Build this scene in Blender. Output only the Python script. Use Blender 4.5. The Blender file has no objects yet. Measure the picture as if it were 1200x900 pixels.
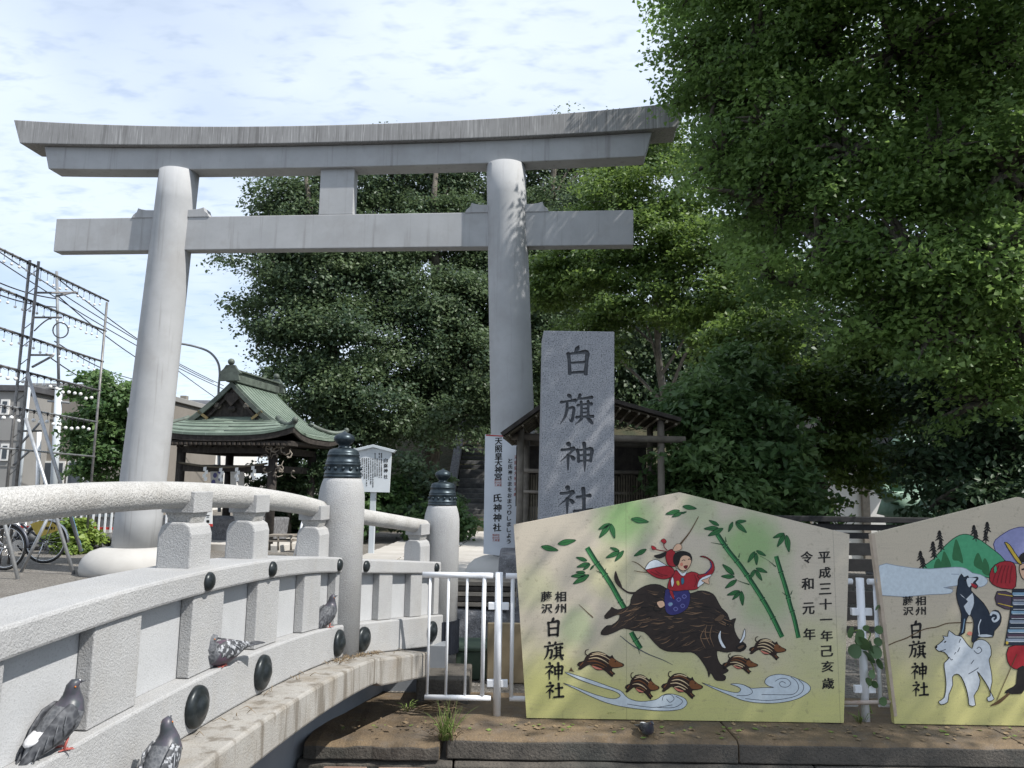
import bpy, bmesh, math, random
import numpy as np
from mathutils import Vector, Matrix, Euler
R_ = math.radians
SC = bpy.context.scene
COL = SC.collection
random.seed(7)

# ------------------------------------------------------------------ camera
F_PX, PITCH, ROLL, EYE = 900.0, R_(7.6), R_(0.9), 1.4
_cp, _sp, _c, _s = math.cos(PITCH), math.sin(PITCH), math.cos(ROLL), math.sin(ROLL)
cam_d = bpy.data.cameras.new('camera'); cam_o = bpy.data.objects.new('camera', cam_d); COL.objects.link(cam_o)
cam_d.sensor_width = 36; cam_d.lens = 27.0; cam_d.clip_start = 0.05; cam_d.clip_end = 3000
_r = Vector((_c, -_s*_sp, _s*_cp)); _u = Vector((-_s, -_c*_sp, _c*_cp)); _b = -Vector((0, _cp, _sp))
cam_o.matrix_world = Matrix(((_r.x, _u.x, _b.x, 0), (_r.y, _u.y, _b.y, 0), (_r.z, _u.z, _b.z, EYE), (0, 0, 0, 1)))
SC.camera = cam_o

def ray(px, py):
    u = (px-600)/F_PX; v = (450-py)/F_PX
    u, v = u*_c-v*_s, u*_s+v*_c
    return Vector((u, _cp-v*_sp, _sp+v*_cp))
def onY(px, py, Y):
    d = ray(px, py); t = Y/d.y; return Vector((d.x*t, Y, EYE+d.z*t))
def onZ(px, py, Z):
    d = ray(px, py); t = (Z-EYE)/d.z; return Vector((d.x*t, d.y*t, Z))
def onP(px, py, o, n):
    d = ray(px, py); e = Vector((0, 0, EYE)); t = (o-e).dot(n)/d.dot(n); return e+d*t

# ------------------------------------------------------------------ light, sky, exposure
SUN_H = Vector((0.92, -0.39, 0)).normalized(); SUN_EL = R_(51)
to_sun = SUN_H*math.cos(SUN_EL)+Vector((0, 0, math.sin(SUN_EL)))
sd = bpy.data.lights.new('sun', 'SUN'); sd.energy = 4.7; sd.angle = R_(0.5); sd.color = (1.0, 0.965, 0.91)
so = bpy.data.objects.new('sun', sd); COL.objects.link(so); so.location = to_sun*60
so.rotation_euler = (-to_sun).to_track_quat('-Z', 'Y').to_euler()
W = bpy.data.worlds.new('World'); SC.world = W; W.use_nodes = True
nt = W.node_tree; nt.nodes.clear()
def wn(t, **k):
    n = nt.nodes.new(t)
    for a, v in k.items(): setattr(n, a, v)
    return n
sky = wn('ShaderNodeTexSky', sky_type='NISHITA', sun_disc=False, sun_elevation=SUN_EL, sun_rotation=math.atan2(SUN_H.x, SUN_H.y))
sky.air_density = 1.0; sky.dust_density = 0.7; sky.ozone_density = 2.2
tc = wn('ShaderNodeTexCoord'); sep = wn('ShaderNodeSeparateXYZ'); nt.links.new(tc.outputs['Generated'], sep.inputs[0])
zz = wn('ShaderNodeMath', operation='ADD'); zz.inputs[1].default_value = 0.14; nt.links.new(sep.outputs['Z'], zz.inputs[0])
zm = wn('ShaderNodeMath', operation='MAXIMUM'); zm.inputs[1].default_value = 0.06; nt.links.new(zz.outputs[0], zm.inputs[0])
dx = wn('ShaderNodeMath', operation='DIVIDE'); dy = wn('ShaderNodeMath', operation='DIVIDE')
nt.links.new(sep.outputs['X'], dx.inputs[0]); nt.links.new(zm.outputs[0], dx.inputs[1])
nt.links.new(sep.outputs['Y'], dy.inputs[0]); nt.links.new(zm.outputs[0], dy.inputs[1])
cb = wn('ShaderNodeCombineXYZ'); nt.links.new(dx.outputs[0], cb.inputs[0]); nt.links.new(dy.outputs[0], cb.inputs[1])
def wnoise(scale, detail, rough, dist=0.0, stretch=(1, 1, 1), rot=0.0):
    mp = wn('ShaderNodeMapping'); mp.inputs['Scale'].default_value = stretch; mp.inputs['Rotation'].default_value = (0, 0, rot)
    nt.links.new(cb.outputs[0], mp.inputs[0])
    n = wn('ShaderNodeTexNoise'); n.inputs['Scale'].default_value = scale; n.inputs['Detail'].default_value = detail
    n.inputs['Roughness'].default_value = rough; n.inputs['Distortion'].default_value = dist
    nt.links.new(mp.outputs[0], n.inputs['Vector']); return n
def wramp(src, a, b):
    m = wn('ShaderNodeMapRange', interpolation_type='SMOOTHSTEP'); m.inputs[1].default_value = a; m.inputs[2].default_value = b
    nt.links.new(src, m.inputs[0]); return m.outputs[0]
big = wramp(wnoise(0.62, 4, 0.55, 0.3).outputs['Fac'], 0.30, 0.56)
rip = wramp(wnoise(11.5, 3, 0.55, 0.25, (1.0, 1.9, 1), R_(24)).outputs['Fac'], 0.16, 0.54)
cov = wn('ShaderNodeMath', operation='MULTIPLY'); nt.links.new(big, cov.inputs[0]); nt.links.new(rip, cov.inputs[1])
veil = wn('ShaderNodeMath', operation='MULTIPLY_ADD'); nt.links.new(cov.outputs[0], veil.inputs[0]); veil.inputs[1].default_value = 0.30; veil.inputs[2].default_value = 0.56
mx = wn('ShaderNodeMix', data_type='RGBA'); nt.links.new(veil.outputs[0], mx.inputs[0])
hs = wn('ShaderNodeHueSaturation'); hs.inputs['Saturation'].default_value = 1.55; hs.inputs['Value'].default_value = 1.1; nt.links.new(sky.outputs[0], hs.inputs['Color']); nt.links.new(hs.outputs[0], mx.inputs[6]); mx.inputs[7].default_value = (8.5, 9.4, 10.7, 1)
bg = wn('ShaderNodeBackground'); bg.inputs['Strength'].default_value = 0.095; nt.links.new(mx.outputs[2], bg.inputs['Color'])
wo = wn('ShaderNodeOutputWorld'); nt.links.new(bg.outputs[0], wo.inputs[0])
SC.view_settings.view_transform = 'Standard'; SC.view_settings.look = 'None'; SC.view_settings.gamma = 1.0
SC.view_settings.exposure = 0.36; SC.view_settings.use_curve_mapping = False
SC.cycles.max_bounces = 6; SC.cycles.diffuse_bounces = 3; SC.cycles.glossy_bounces = 2; SC.cycles.transmission_bounces = 4
SC.cycles.transparent_max_bounces = 4; SC.cycles.caustics_reflective = False; SC.cycles.caustics_refractive = False

# ------------------------------------------------------------------ materials
def hexc(h):
    h = h.lstrip('#'); v = [int(h[i:i+2], 16)/255 for i in (0, 2, 4)]
    return tuple(x/12.92 if x <= 0.04045 else ((x+0.055)/1.055)**2.4 for x in v)
class NT:
    def __init__(s, name):
        s.m = bpy.data.materials.new(name); s.m.use_nodes = True; s.t = s.m.node_tree
        s.b = s.t.nodes['Principled BSDF']; s.o = s.t.nodes['Material Output']; s.tc = s.n('ShaderNodeTexCoord')
    def n(s, t, **k):
        x = s.t.nodes.new(t)
        for a, v in k.items(): setattr(x, a, v)
        return x
    def l(s, a, b): s.t.links.new(a, b)
    def noise(s, scale, detail=4, rough=.55, stretch=None, dist=0, rot=None):
        v = s.tc.outputs['Object']
        if stretch or rot:
            mp = s.n('ShaderNodeMapping'); mp.inputs['Scale'].default_value = stretch or (1, 1, 1); mp.inputs['Rotation'].default_value = rot or (0, 0, 0)
            s.l(v, mp.inputs[0]); v = mp.outputs[0]
        x = s.n('ShaderNodeTexNoise'); x.inputs['Scale'].default_value = scale; x.inputs['Detail'].default_value = detail
        x.inputs['Roughness'].default_value = rough; x.inputs['Distortion'].default_value = dist; s.l(v, x.inputs['Vector']); return x.outputs['Fac']
    def ramp(s, f, a, b, lo=0., hi=1.):
        m = s.n('ShaderNodeMapRange', interpolation_type='SMOOTHSTEP'); m.inputs[1].default_value = a; m.inputs[2].default_value = b
        m.inputs[3].default_value = lo; m.inputs[4].default_value = hi; s.l(f, m.inputs[0]); return m.outputs[0]
    def mix(s, f, a, b, blend='MIX'):
        m = s.n('ShaderNodeMix', data_type='RGBA', blend_type=blend)
        if isinstance(f, (int, float)): m.inputs[0].default_value = f
        else: s.l(f, m.inputs[0])
        for i, c in ((6, a), (7, b)):
            if isinstance(c, tuple): m.inputs[i].default_value = (*c, 1)
            else: s.l(c, m.inputs[i])
        return m.outputs[2]
    def bump(s, f, strength, dist=.01, prev=None):
        x = s.n('ShaderNodeBump'); x.inputs['Strength'].default_value = strength; x.inputs['Distance'].default_value = dist
        s.l(f, x.inputs['Height'])
        if prev is not None: s.l(prev, x.inputs['Normal'])
        return x.outputs[0]
    def done(s, col, rough=.8, metal=0., nrm=None, spec=.4):
        if isinstance(col, tuple): s.b.inputs['Base Color'].default_value = (*col, 1)
        else: s.l(col, s.b.inputs['Base Color'])
        s.b.inputs['Roughness'].default_value = rough; s.b.inputs['Metallic'].default_value = metal
        s.b.inputs['Specular IOR Level'].default_value = spec
        if nrm is not None: s.l(nrm, s.b.inputs['Normal'])
        return s.m
def mat(name, c1, c2=None, scale=6., rough=.75, bump=.0, bscale=80., bd=.004, speck=None, stain=None, streak=None, metal=0., vary=0., spec=.4):
    t = NT(name); c = c1
    if c2 is not None: c = t.mix(t.ramp(t.noise(scale, 5, .6), .3, .7), c1, c2)
    for a in (stain or []):        # (colour, scale, lo, hi, amount)
        c = t.mix(t.ramp(t.noise(a[1], 5, .65), a[2], a[3], 0, a[4]), c, a[0])
    for a in (streak or []):       # (colour, scale, zstretch, lo, hi, amount)
        c = t.mix(t.ramp(t.noise(a[1], 4, .6, (1, 1, a[2])), a[3], a[4], 0, a[5]), c, a[0])
    for a in (speck or []):        # (colour, scale, lo, hi, amount)
        c = t.mix(t.ramp(t.noise(a[1], 2, .6), a[2], a[3], 0, a[4]), c, a[0])
    if vary:
        oi = t.n('ShaderNodeObjectInfo'); k = t.ramp(oi.outputs['Random'], 0, 1, 1-vary, 1+vary)
        mm = t.n('ShaderNodeVectorMath', operation='SCALE')
        if isinstance(c, tuple):
            mm.inputs[0].default_value = c
        else: t.l(c, mm.inputs[0])
        t.l(k, mm.inputs['Scale']); c = mm.outputs[0]
    n = t.bump(t.noise(bscale, 4, .65), bump, bd) if bump else None
    return t.done(c, rough, metal, n, spec)

M = {}
M['granite'] = mat('bridge_granite', (.345, .345, .345), (.39, .39, .388), 5, .85, .9, 150, .005,
    speck=[((.15, .145, .14), 300, .54, .68, .55), ((.55, .545, .535), 260, .57, .70, .55)], stain=[((.36, .345, .32), 3.0, .5, .75, .45)], streak=[((.33, .315, .29), 14, .12, .55, .75, .35)])
M['granite_rail'] = mat('rail_granite', (.43, .42, .40), (.49, .48, .46), 5, .88, 1.0, 110, .008,
    speck=[((.10, .098, .092), 170, .52, .66, .75), ((.70, .68, .64), 170, .58, .72, .5)], stain=[((.30, .28, .25), 7.0, .48, .72, .5)])
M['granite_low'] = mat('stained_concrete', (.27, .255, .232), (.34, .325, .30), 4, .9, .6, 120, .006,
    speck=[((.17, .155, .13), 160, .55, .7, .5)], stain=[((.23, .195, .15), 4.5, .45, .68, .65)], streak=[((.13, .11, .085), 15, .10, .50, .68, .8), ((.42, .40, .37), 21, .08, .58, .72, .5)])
M['render_wall'] = mat('painted_panel', (.40, .405, .41), (.44, .445, .45), 4, .85, .5, 170, .004, speck=[((.30, .30, .30), 170, .54, .68, .5)], stain=[((.40, .39, .36), 2.5, .55, .75, .4)])
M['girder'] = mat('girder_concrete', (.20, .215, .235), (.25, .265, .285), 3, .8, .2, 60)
M['torii'] = mat('torii_concrete', (.355, .36, .365), (.405, .41, .415), 2.2, .8, .3, 130, .004,
    stain=[((.31, .305, .30), 1.3, .48, .70, .55), ((.33, .325, .32), 6, .55, .72, .4)], speck=[((.36, .35, .34), 120, .58, .74, .4)], streak=[((.22, .215, .205), 12, .045, .55, .74, .6), ((.46, .46, .46), 17, .05, .60, .76, .35)])
M['kasagi'] = mat('torii_top_streaked', (.26, .255, .25), (.31, .305, .30), 2.2, .85, .25, 90, .004,
    streak=[((.13, .125, .12), 46, .03, .52, .64, .5), ((.17, .165, .16), 21, .03, .54, .70, .45), ((.52, .51, .50), 60, .03, .56, .66, .6), ((.12, .115, .11), 9, .05, .55, .7, .5)])
M['foot'] = mat('pillar_foot_concrete', (.40, .385, .36), (.45, .435, .41), 3, .85, .3, 90, .004, stain=[((.36, .34, .31), 3, .5, .75, .5)])
M['iron'] = mat('dark_patina_metal', (.018, .028, .038), (.045, .06, .068), 25, .38, .15, 160, .002, metal=.55)
M['bolt'] = mat('black_bolt', (.012, .016, .018), (.03, .036, .038), 30, .35, .1, 120, .002, metal=.3)
M['monument'] = mat('grey_granite', (.26, .265, .285), (.31, .315, .335), 9, .6, .35, 260, .002,
    speck=[((.055, .06, .07), 75, .52, .64, .75), ((.55, .56, .58), 90, .56, .68, .7)])
M['engrave'] = mat('engraved_stroke', (.075, .08, .09), (.12, .125, .135), 40, .8, .2, 150)
M['rough_stone'] = mat('rough_stone', (.10, .10, .105), (.2, .2, .21), 12, .9, .8, 40, .02, speck=[((.4, .4, .4), 90, .58, .7, .7)])
M['white'] = mat('white_enamel', (.80, .81, .83), (.74, .75, .77), 4, .35, .05, 60, stain=[((.42, .36, .28), 14, .66, .8, .35)])
M['ledge'] = mat('ledge_stone', (.115, .082, .05), (.18, .13, .078), 5, .9, .7, 70, .01,
    speck=[((.09, .075, .06), 110, .54, .68, .6), ((.30, .23, .15), 130, .6, .72, .5)], stain=[((.085, .07, .055), 2.6, .46, .68, .8), ((.14, .12, .10), 9, .5, .7, .5)], vary=.08)
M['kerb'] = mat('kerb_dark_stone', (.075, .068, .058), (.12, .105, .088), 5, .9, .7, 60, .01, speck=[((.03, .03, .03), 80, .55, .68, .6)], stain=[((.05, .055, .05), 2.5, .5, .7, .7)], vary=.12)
M['brick'] = mat('brown_block', (.20, .125, .095), (.26, .175, .135), 9, .9, .5, 90, .006, speck=[((.09, .06, .05), 120, .55, .68, .5)], vary=.15)
M['asphalt'] = mat('street_asphalt', (.05, .05, .05), (.075, .073, .07), 3, .9, .5, 120, .008)
M['gravel'] = mat('gravel', (.17, .155, .135), (.23, .21, .185), 1.2, .95, 1.0, 55, .03,
    speck=[((.07, .065, .055), 42, .5, .62, .75), ((.42, .40, .36), 48, .58, .68, .7)], stain=[((.13, .115, .095), .5, .5, .7, .5)])
M['paving'] = mat('approach_paving', (.40, .375, .335), (.46, .435, .40), 2, .85, .3, 60, .006, vary=.12)
M['earth'] = mat('forest_floor', (.035, .04, .02), (.065, .055, .03), 1.5, .95, .8, 9, .1)
M['black'] = mat('ink', (.010, .009, .009), (.016, .015, .014), 30, .65)
M['darkwood'] = mat('dark_timber', (.022, .018, .016), (.05, .042, .036), 10, .8, .3, 40, streak=[((.09, .078, .066), 30, .06, .55, .7, .5)])
M['black_timber'] = mat('black_timber', (.010, .010, .011), (.022, .021, .021), 10, .75, .3, 40, vary=.3)
M['greywood'] = mat('weathered_timber', (.16, .14, .115), (.24, .21, .175), 8, .85, .3, 60, vary=.2)
M['bamboo_tan'] = mat('split_bamboo', (.10, .085, .06), (.16, .135, .095), 14, .7, .2, 60, vary=.25)
M['bark'] = mat('bark', (.075, .065, .052), (.14, .125, .10), 7, .95, .8, 24, .03, streak=[((.03, .026, .02), 26, .15, .5, .66, .7)])
M['bark_pale'] = mat('pale_bark', (.16, .145, .125), (.25, .23, .20), 7, .95, .7, 22, .03, streak=[((.06, .055, .045), 22, .15, .52, .66, .7)])
M['steel'] = mat('galvanised_tube', (.36, .37, .38), (.48, .49, .50), 12, .42, .05, 60, metal=.6)
M['dark_steel'] = mat('grimy_tube', (.13, .128, .125), (.24, .23, .225), 10, .5, .1, 60, metal=.4)
M['wire'] = mat('cable_rubber', (.02, .02, .022), None, 1, .6)
M['bulb'] = mat('bulb_glass', (.80, .80, .78), (.70, .70, .69), 6, .15)
M['lamp'] = mat('lamp_paint', (.16, .17, .18), (.22, .23, .24), 5, .45)
M['copper'] = mat('verdigris_copper', (.125, .165, .13), (.185, .23, .185), 3, .6, .15, 30, stain=[((.115, .155, .12), 1.6, .5, .72, .7)], streak=[((.28, .335, .285), 24, .08, .58, .7, .5)])
M['copper_dark'] = mat('aged_copper', (.06, .07, .06), (.12, .145, .12), 5, .55, .2, 40)
M['tyre'] = mat('rubber', (.012, .012, .012), (.025, .025, .025), 20, .8)
M['bike'] = mat('bike_paint', (.05, .055, .07), (.07, .075, .09), 8, .35, metal=.3)
M['chrome'] = mat('chrome', (.55, .55, .55), (.65, .65, .65), 8, .2, metal=.9)
M['yellow'] = mat('yellow_plate', (.50, .36, .07), (.58, .44, .10), 14, .5)
M['blue_pipe'] = mat('blue_plastic', (.10, .22, .38), (.14, .28, .44), 8, .5)
M['siding'] = mat('grey_brown_siding', (.20, .18, .155), (.245, .222, .195), .5, .85, .1, 30, stain=[((.15, .135, .115), .8, .5, .75, .4)])
M['siding2'] = mat('grey_siding', (.235, .23, .22), (.28, .275, .265), .5, .85, .1, 30)
M['plaster'] = mat('white_plaster', (.66, .65, .62), (.73, .72, .69), 1.2, .85, .1, 30, stain=[((.48, .46, .42), 1.8, .55, .75, .4)])
M['rooftile'] = mat('dark_roof_tile', (.06, .06, .065), (.10, .10, .105), 3, .6, .3, 20)
M['glass'] = mat('window_glass', (.03, .04, .05), (.06, .07, .085), 1, .08, spec=.6)
M['paper'] = mat('white_paper', (.82, .82, .80), (.76, .76, .74), 5, .8)
M['gilt'] = mat('dull_gilt', (.17, .13, .06), (.24, .19, .09), 30, .45, metal=.4)
M['board_white'] = mat('notice_paint', (.58, .62, .65), (.64, .675, .70), 3, .5, stain=[((.48, .52, .55), 3, .55, .7, .5)])
M['board_grey'] = mat('board_roof_paint', (.50, .54, .57), None, 1, .5)
M['red'] = mat('red_paint', (.42, .03, .025), (.50, .05, .04), 10, .55)
M['redtext'] = mat('faded_red_print', (.42, .16, .15), (.50, .22, .2), 30, .7)
M['banner'] = mat('banner_board', (.66, .69, .74), (.72, .75, .79), 3, .5)
M['sleeve'] = mat('black_rubber_sleeve', (.008, .010, .016), (.016, .020, .03), 20, .55)
M['greenbox'] = mat('green_sheet', (.035, .06, .04), (.06, .09, .06), 8, .6)
M['cream'] = mat('cream_panel', (.24, .19, .12), (.30, .245, .16), 8, .7)
M['bronze'] = mat('green_bronze', (.13, .24, .18), (.24, .36, .28), 7, .6, .3, 30)
M['stone_wall'] = mat('wall_stone', (.07, .07, .072), (.13, .13, .128), 4, .9, .6, 25, .02, vary=.3)
M['pipe'] = mat('rusty_pipe', (.36, .29, .24), (.46, .40, .35), 20, .6, stain=[((.22, .11, .06), 10, .5, .65, .7)])
M['grass'] = mat('grass_blade', (.10, .16, .03), (.20, .26, .07), 30, .6)
M['dry'] = mat('dry_grass', (.17, .12, .07), (.27, .20, .12), 30, .8)

def leafmat(name, dark, light, trans=.3, rough=.5):
    t = NT(name)
    a = t.n('ShaderNodeAttribute', attribute_name='tint')
    c = t.mix(a.outputs['Fac'], dark, light)
    t.done(c, .48, 0, None, .42)
    tr = t.n('ShaderNodeBsdfTranslucent')
    c2 = t.mix(.5, c, tuple(min(1, x*1.5) for x in light)); t.l(c2, tr.inputs['Color'])
    ms = t.n('ShaderNodeMixShader'); ms.inputs[0].default_value = trans
    t.l(t.b.outputs[0], ms.inputs[1]); t.l(tr.outputs[0], ms.inputs[2]); t.l(ms.outputs[0], t.o.inputs['Surface'])
    return t.m
M['leaf_forest'] = leafmat('forest_leaf', (.042, .076, .044), (.130, .180, .082), .36)
M['leaf_maple'] = leafmat('maple_leaf', (.058, .108, .030), (.165, .240, .056), .44)
M['leaf_ginkgo'] = leafmat('ginkgo_leaf', (.085, .150, .046), (.20, .305, .085), .52)
M['leaf_shrub'] = leafmat('shrub_leaf', (.055, .115, .040), (.155, .240, .085), .42)
M['leaf_hedge'] = leafmat('hedge_leaf', (.05, .11, .02), (.26, .34, .07), .3)
M['leaf_conifer'] = leafmat('conifer_leaf', (.036, .070, .036), (.085, .135, .062), .32)
M['leaf_vine'] = leafmat('vine_leaf', (.05, .10, .04), (.12, .20, .085), .25)

# ------------------------------------------------------------------ object helpers
def tag(o, label=None, cat=None, group=None, kind=None):
    if label: o['label'] = label
    if cat: o['category'] = cat
    if group: o['group'] = group
    if kind: o['kind'] = kind
    return o
def thing(name, label, cat, loc, group=None, kind=None):
    o = bpy.data.objects.new(name, None); COL.objects.link(o); o.location = loc; o.empty_display_size = .2
    return tag(o, label, cat, group, kind)
def link(name, me, parent=None):
    o = bpy.data.objects.new(name, me); COL.objects.link(o)
    if parent is not None:
        o.parent = parent     # vertices stay in world coordinates: only a top-level Empty has an offset to cancel
        if parent.type == 'EMPTY': o.matrix_parent_inverse = Matrix.Translation(parent.location).inverted()
    return o
def copy_tree(o, parent=None):
    c = o.copy(); COL.objects.link(c)
    if parent is not None: c.parent = parent
    for ch in o.children: copy_tree(ch, c)
    return c
class MB:
    def __init__(s): s.v = []; s.f = []; s.m = []; s.sm = []
    def add(s, vs, fs, m=0, smooth=False):
        k = len(s.v); s.v += [tuple(v) for v in vs]; s.f += [tuple(i+k for i in f) for f in fs]
        s.m += [m]*len(fs); s.sm += [smooth]*len(fs); return s
    def box(s, c, sz, rot=None, m=0):
        vs = [Vector((x*sz[0]/2, y*sz[1]/2, z*sz[2]/2)) for x in (-1, 1) for y in (-1, 1) for z in (-1, 1)]
        if rot is not None: vs = [rot @ v for v in vs]
        c = Vector(c); vs = [v+c for v in vs]
        return s.add(vs, [(0, 1, 3, 2), (4, 6, 7, 5), (0, 4, 5, 1), (2, 3, 7, 6), (0, 2, 6, 4), (1, 5, 7, 3)], m)
    def hexa(s, a, b, m=0):    # two matching quads
        return s.add(list(a)+list(b), [(3, 2, 1, 0), (4, 5, 6, 7), (0, 1, 5, 4), (1, 2, 6, 5), (2, 3, 7, 6), (3, 0, 4, 7)], m)
    def extrude(s, pts, vec, m=0, smooth=False):
        n = len(pts); vec = Vector(vec); a = [Vector(p) for p in pts]; b = [p+vec for p in a]
        s.add(a+b, [tuple(range(n-1, -1, -1)), tuple(range(n, 2*n))], m)
        return s.add(a+b, [(i, (i+1) % n, n+(i+1) % n, n+i) for i in range(n)], m, smooth)
    def flat(s, pts, m=0): return s.add(pts, [tuple(range(len(pts)))], m)
    def tube(s, pts, r, n=8, m=0, caps=True, flat=1.0):
        pts = [Vector(p) for p in pts]; L = len(pts); rs = r if isinstance(r, (list, tuple)) else [r]*L
        t0 = (pts[1]-pts[0]).normalized(); ref = Vector((0, 0, 1)) if abs(t0.z) < .9 else Vector((1, 0, 0))
        x = t0.cross(ref).normalized(); vs = []
        for i, p in enumerate(pts):
            t = (pts[min(i+1, L-1)]-pts[max(i-1, 0)]).normalized()
            x = (x-t*x.dot(t)).normalized(); y = t.cross(x)
            vs += [p+(x*math.cos(2*math.pi*j/n)+y*flat*math.sin(2*math.pi*j/n))*rs[i] for j in range(n)]
        fs = [(i*n+j, i*n+(j+1) % n, (i+1)*n+(j+1) % n, (i+1)*n+j) for i in range(L-1) for j in range(n)]
        s.add(vs, fs, m, True)
        if caps: s.add(vs[:n], [tuple(range(n-1, -1, -1))], m); s.add(vs[-n:], [tuple(range(n))], m)
        return s
    def lathe(s, prof, c, n=24, m=0, axis=None, smooth=True):
        c = Vector(c); q = Vector((0, 0, 1)).rotation_difference(Vector(axis).normalized()).to_matrix() if axis is not None else Matrix.Identity(3)
        vs = [c+q @ Vector((r*math.cos(2*math.pi*j/n), r*math.sin(2*math.pi*j/n), z)) for r, z in prof for j in range(n)]
        L = len(prof)
        fs = [(i*n+j, i*n+(j+1) % n, (i+1)*n+(j+1) % n, (i+1)*n+j) for i in range(L-1) for j in range(n)]
        s.add(vs, fs, m, smooth)
        s.add(vs[:n], [tuple(range(n-1, -1, -1))], m); s.add(vs[-n:], [tuple(range(n))], m); return s
    def rings(s, rs, m=0, caps=True, smooth=True):
        n = len(rs[0]); L = len(rs); vs = [v for r in rs for v in r]
        fs = [(i*n+j, i*n+(j+1) % n, (i+1)*n+(j+1) % n, (i+1)*n+j) for i in range(L-1) for j in range(n)]
        s.add(vs, fs, m, smooth)
        if caps: s.add(rs[0], [tuple(range(n-1, -1, -1))], m); s.add(rs[-1], [tuple(range(n))], m)
        return s
    def ball(s, c, r, n=12, m=0, sq=(1, 1, 1), rot=None):
        rs = []
        for i in range(n//2+1):
            a = math.pi*(i/(n//2))*.996+.006; ring = []
            for j in range(n):
                v = Vector((math.sin(a)*math.cos(2*math.pi*j/n)*sq[0], math.sin(a)*math.sin(2*math.pi*j/n)*sq[1], -math.cos(a)*sq[2]))*r
                ring.append(Vector(c)+(rot @ v if rot is not None else v))
            rs.append(ring)
        return s.rings(rs, m)
    def mesh(s, name, mats):
        me = bpy.data.meshes.new(name); me.from_pydata([tuple(v) for v in s.v], [], s.f)
        for x in (mats if isinstance(mats, (list, tuple)) else [mats]): me.materials.append(M[x] if isinstance(x, str) else x)
        me.polygons.foreach_set('material_index', s.m); me.polygons.foreach_set('use_smooth', s.sm); me.update(); return me
    def build(s, name, mats, parent=None, bevel=0., seg=2, weld=True):
        me = s.mesh(name, mats); o = link(name, me, parent)
        bm = bmesh.new(); bm.from_mesh(me)
        if weld: bmesh.ops.remove_doubles(bm, verts=bm.verts, dist=1e-5)
        bmesh.ops.recalc_face_normals(bm, faces=bm.faces); bm.to_mesh(me); bm.free()
        if bevel:
            b = o.modifiers.new('bevel', 'BEVEL'); b.width = bevel; b.segments = seg; b.limit_method = 'ANGLE'; b.angle_limit = R_(35)
        return o
def spline(pts, n=6, closed=False):
    P = [Vector(p) for p in pts]; L = len(P); out = []
    for i in range(L if closed else L-1):
        if closed: a, b, c, d = P[(i-1) % L], P[i], P[(i+1) % L], P[(i+2) % L]
        else: a, b, c, d = P[max(i-1, 0)], P[i], P[i+1], P[min(i+2, L-1)]
        for k in range(n):
            t = k/n
            out.append(.5*((2*b)+(c-a)*t+(2*a-5*b+4*c-d)*t*t+(3*b-a-3*c+d)*t**3))
    if not closed: out.append(P[-1])
    return out
# ================================================================== SETTING: ground
def sheet(name, x0, x1, y0, y1, z, m, nx=1, ny=1, zf=None):
    b = MB(); vs = []
    for j in range(ny+1):
        for i in range(nx+1):
            x = x0+(x1-x0)*i/nx; y = y0+(y1-y0)*j/ny; vs.append((x, y, zf(x, y) if zf else z))
    b.add(vs, [(j*(nx+1)+i, j*(nx+1)+i+1, (j+1)*(nx+1)+i+1, (j+1)*(nx+1)+i) for j in range(ny) for i in range(nx)], 0, zf is not None)
    return tag(b.build(name, m), kind='structure')
sheet('street', -400, 400, -60, 4.9, -0.22, 'asphalt')
def gz(x, y):
    a = .012*math.sin(x*1.7+y*.9)+.010*math.sin(x*.6-y*1.3+1); return (a-.016)*min(1, max(0, (y-5.4)/2))
gr_ = sheet('shrine_ground', -40, 40, 5.46, 60, 0, 'gravel', 120, 90, gz)
sheet('distant_ground', -900, 900, 4.95, 2500, -0.06, 'gravel')
def hill_z(x, y):
    k = max(0, min(1, (x+7.5)/3.0)); k = k*k*(3-2*k)
    return k*min(6.5, max(0, y-23.6)*.5)-.05+(.12*math.sin(x*1.1)*math.sin(y*.8) if y > 25 else 0)*k
sheet('hill', -9, 45, 22.5, 75, 0, 'earth', 60, 60, hill_z)

# approach paving: slabs one by one
pav = thing('approach_path', None, None, (-1.2, 18, 0), kind='structure')
slab_me = {}
for r in range(15):
    w_ = .86
    for c in range(5):
        x = -2.55+c*.82+(.0 if r % 2 else .0)+.05*r*.55; y = 11.9+r*w_
        me = slab_me.get(c % 3)
        if me is None:
            me = MB().box((0, 0, 0), (.79, .83, .06)).mesh('paving_slab', 'paving'); slab_me[c % 3] = me
        o = link('paving_slab', me, pav); o.location = (x, y, .012+random.uniform(-.004, .004)); o.rotation_euler = (0, 0, random.uniform(-.006, .006))
        bv = o.modifiers.new('bevel', 'BEVEL'); bv.width = .008; bv.segments = 1

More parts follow.
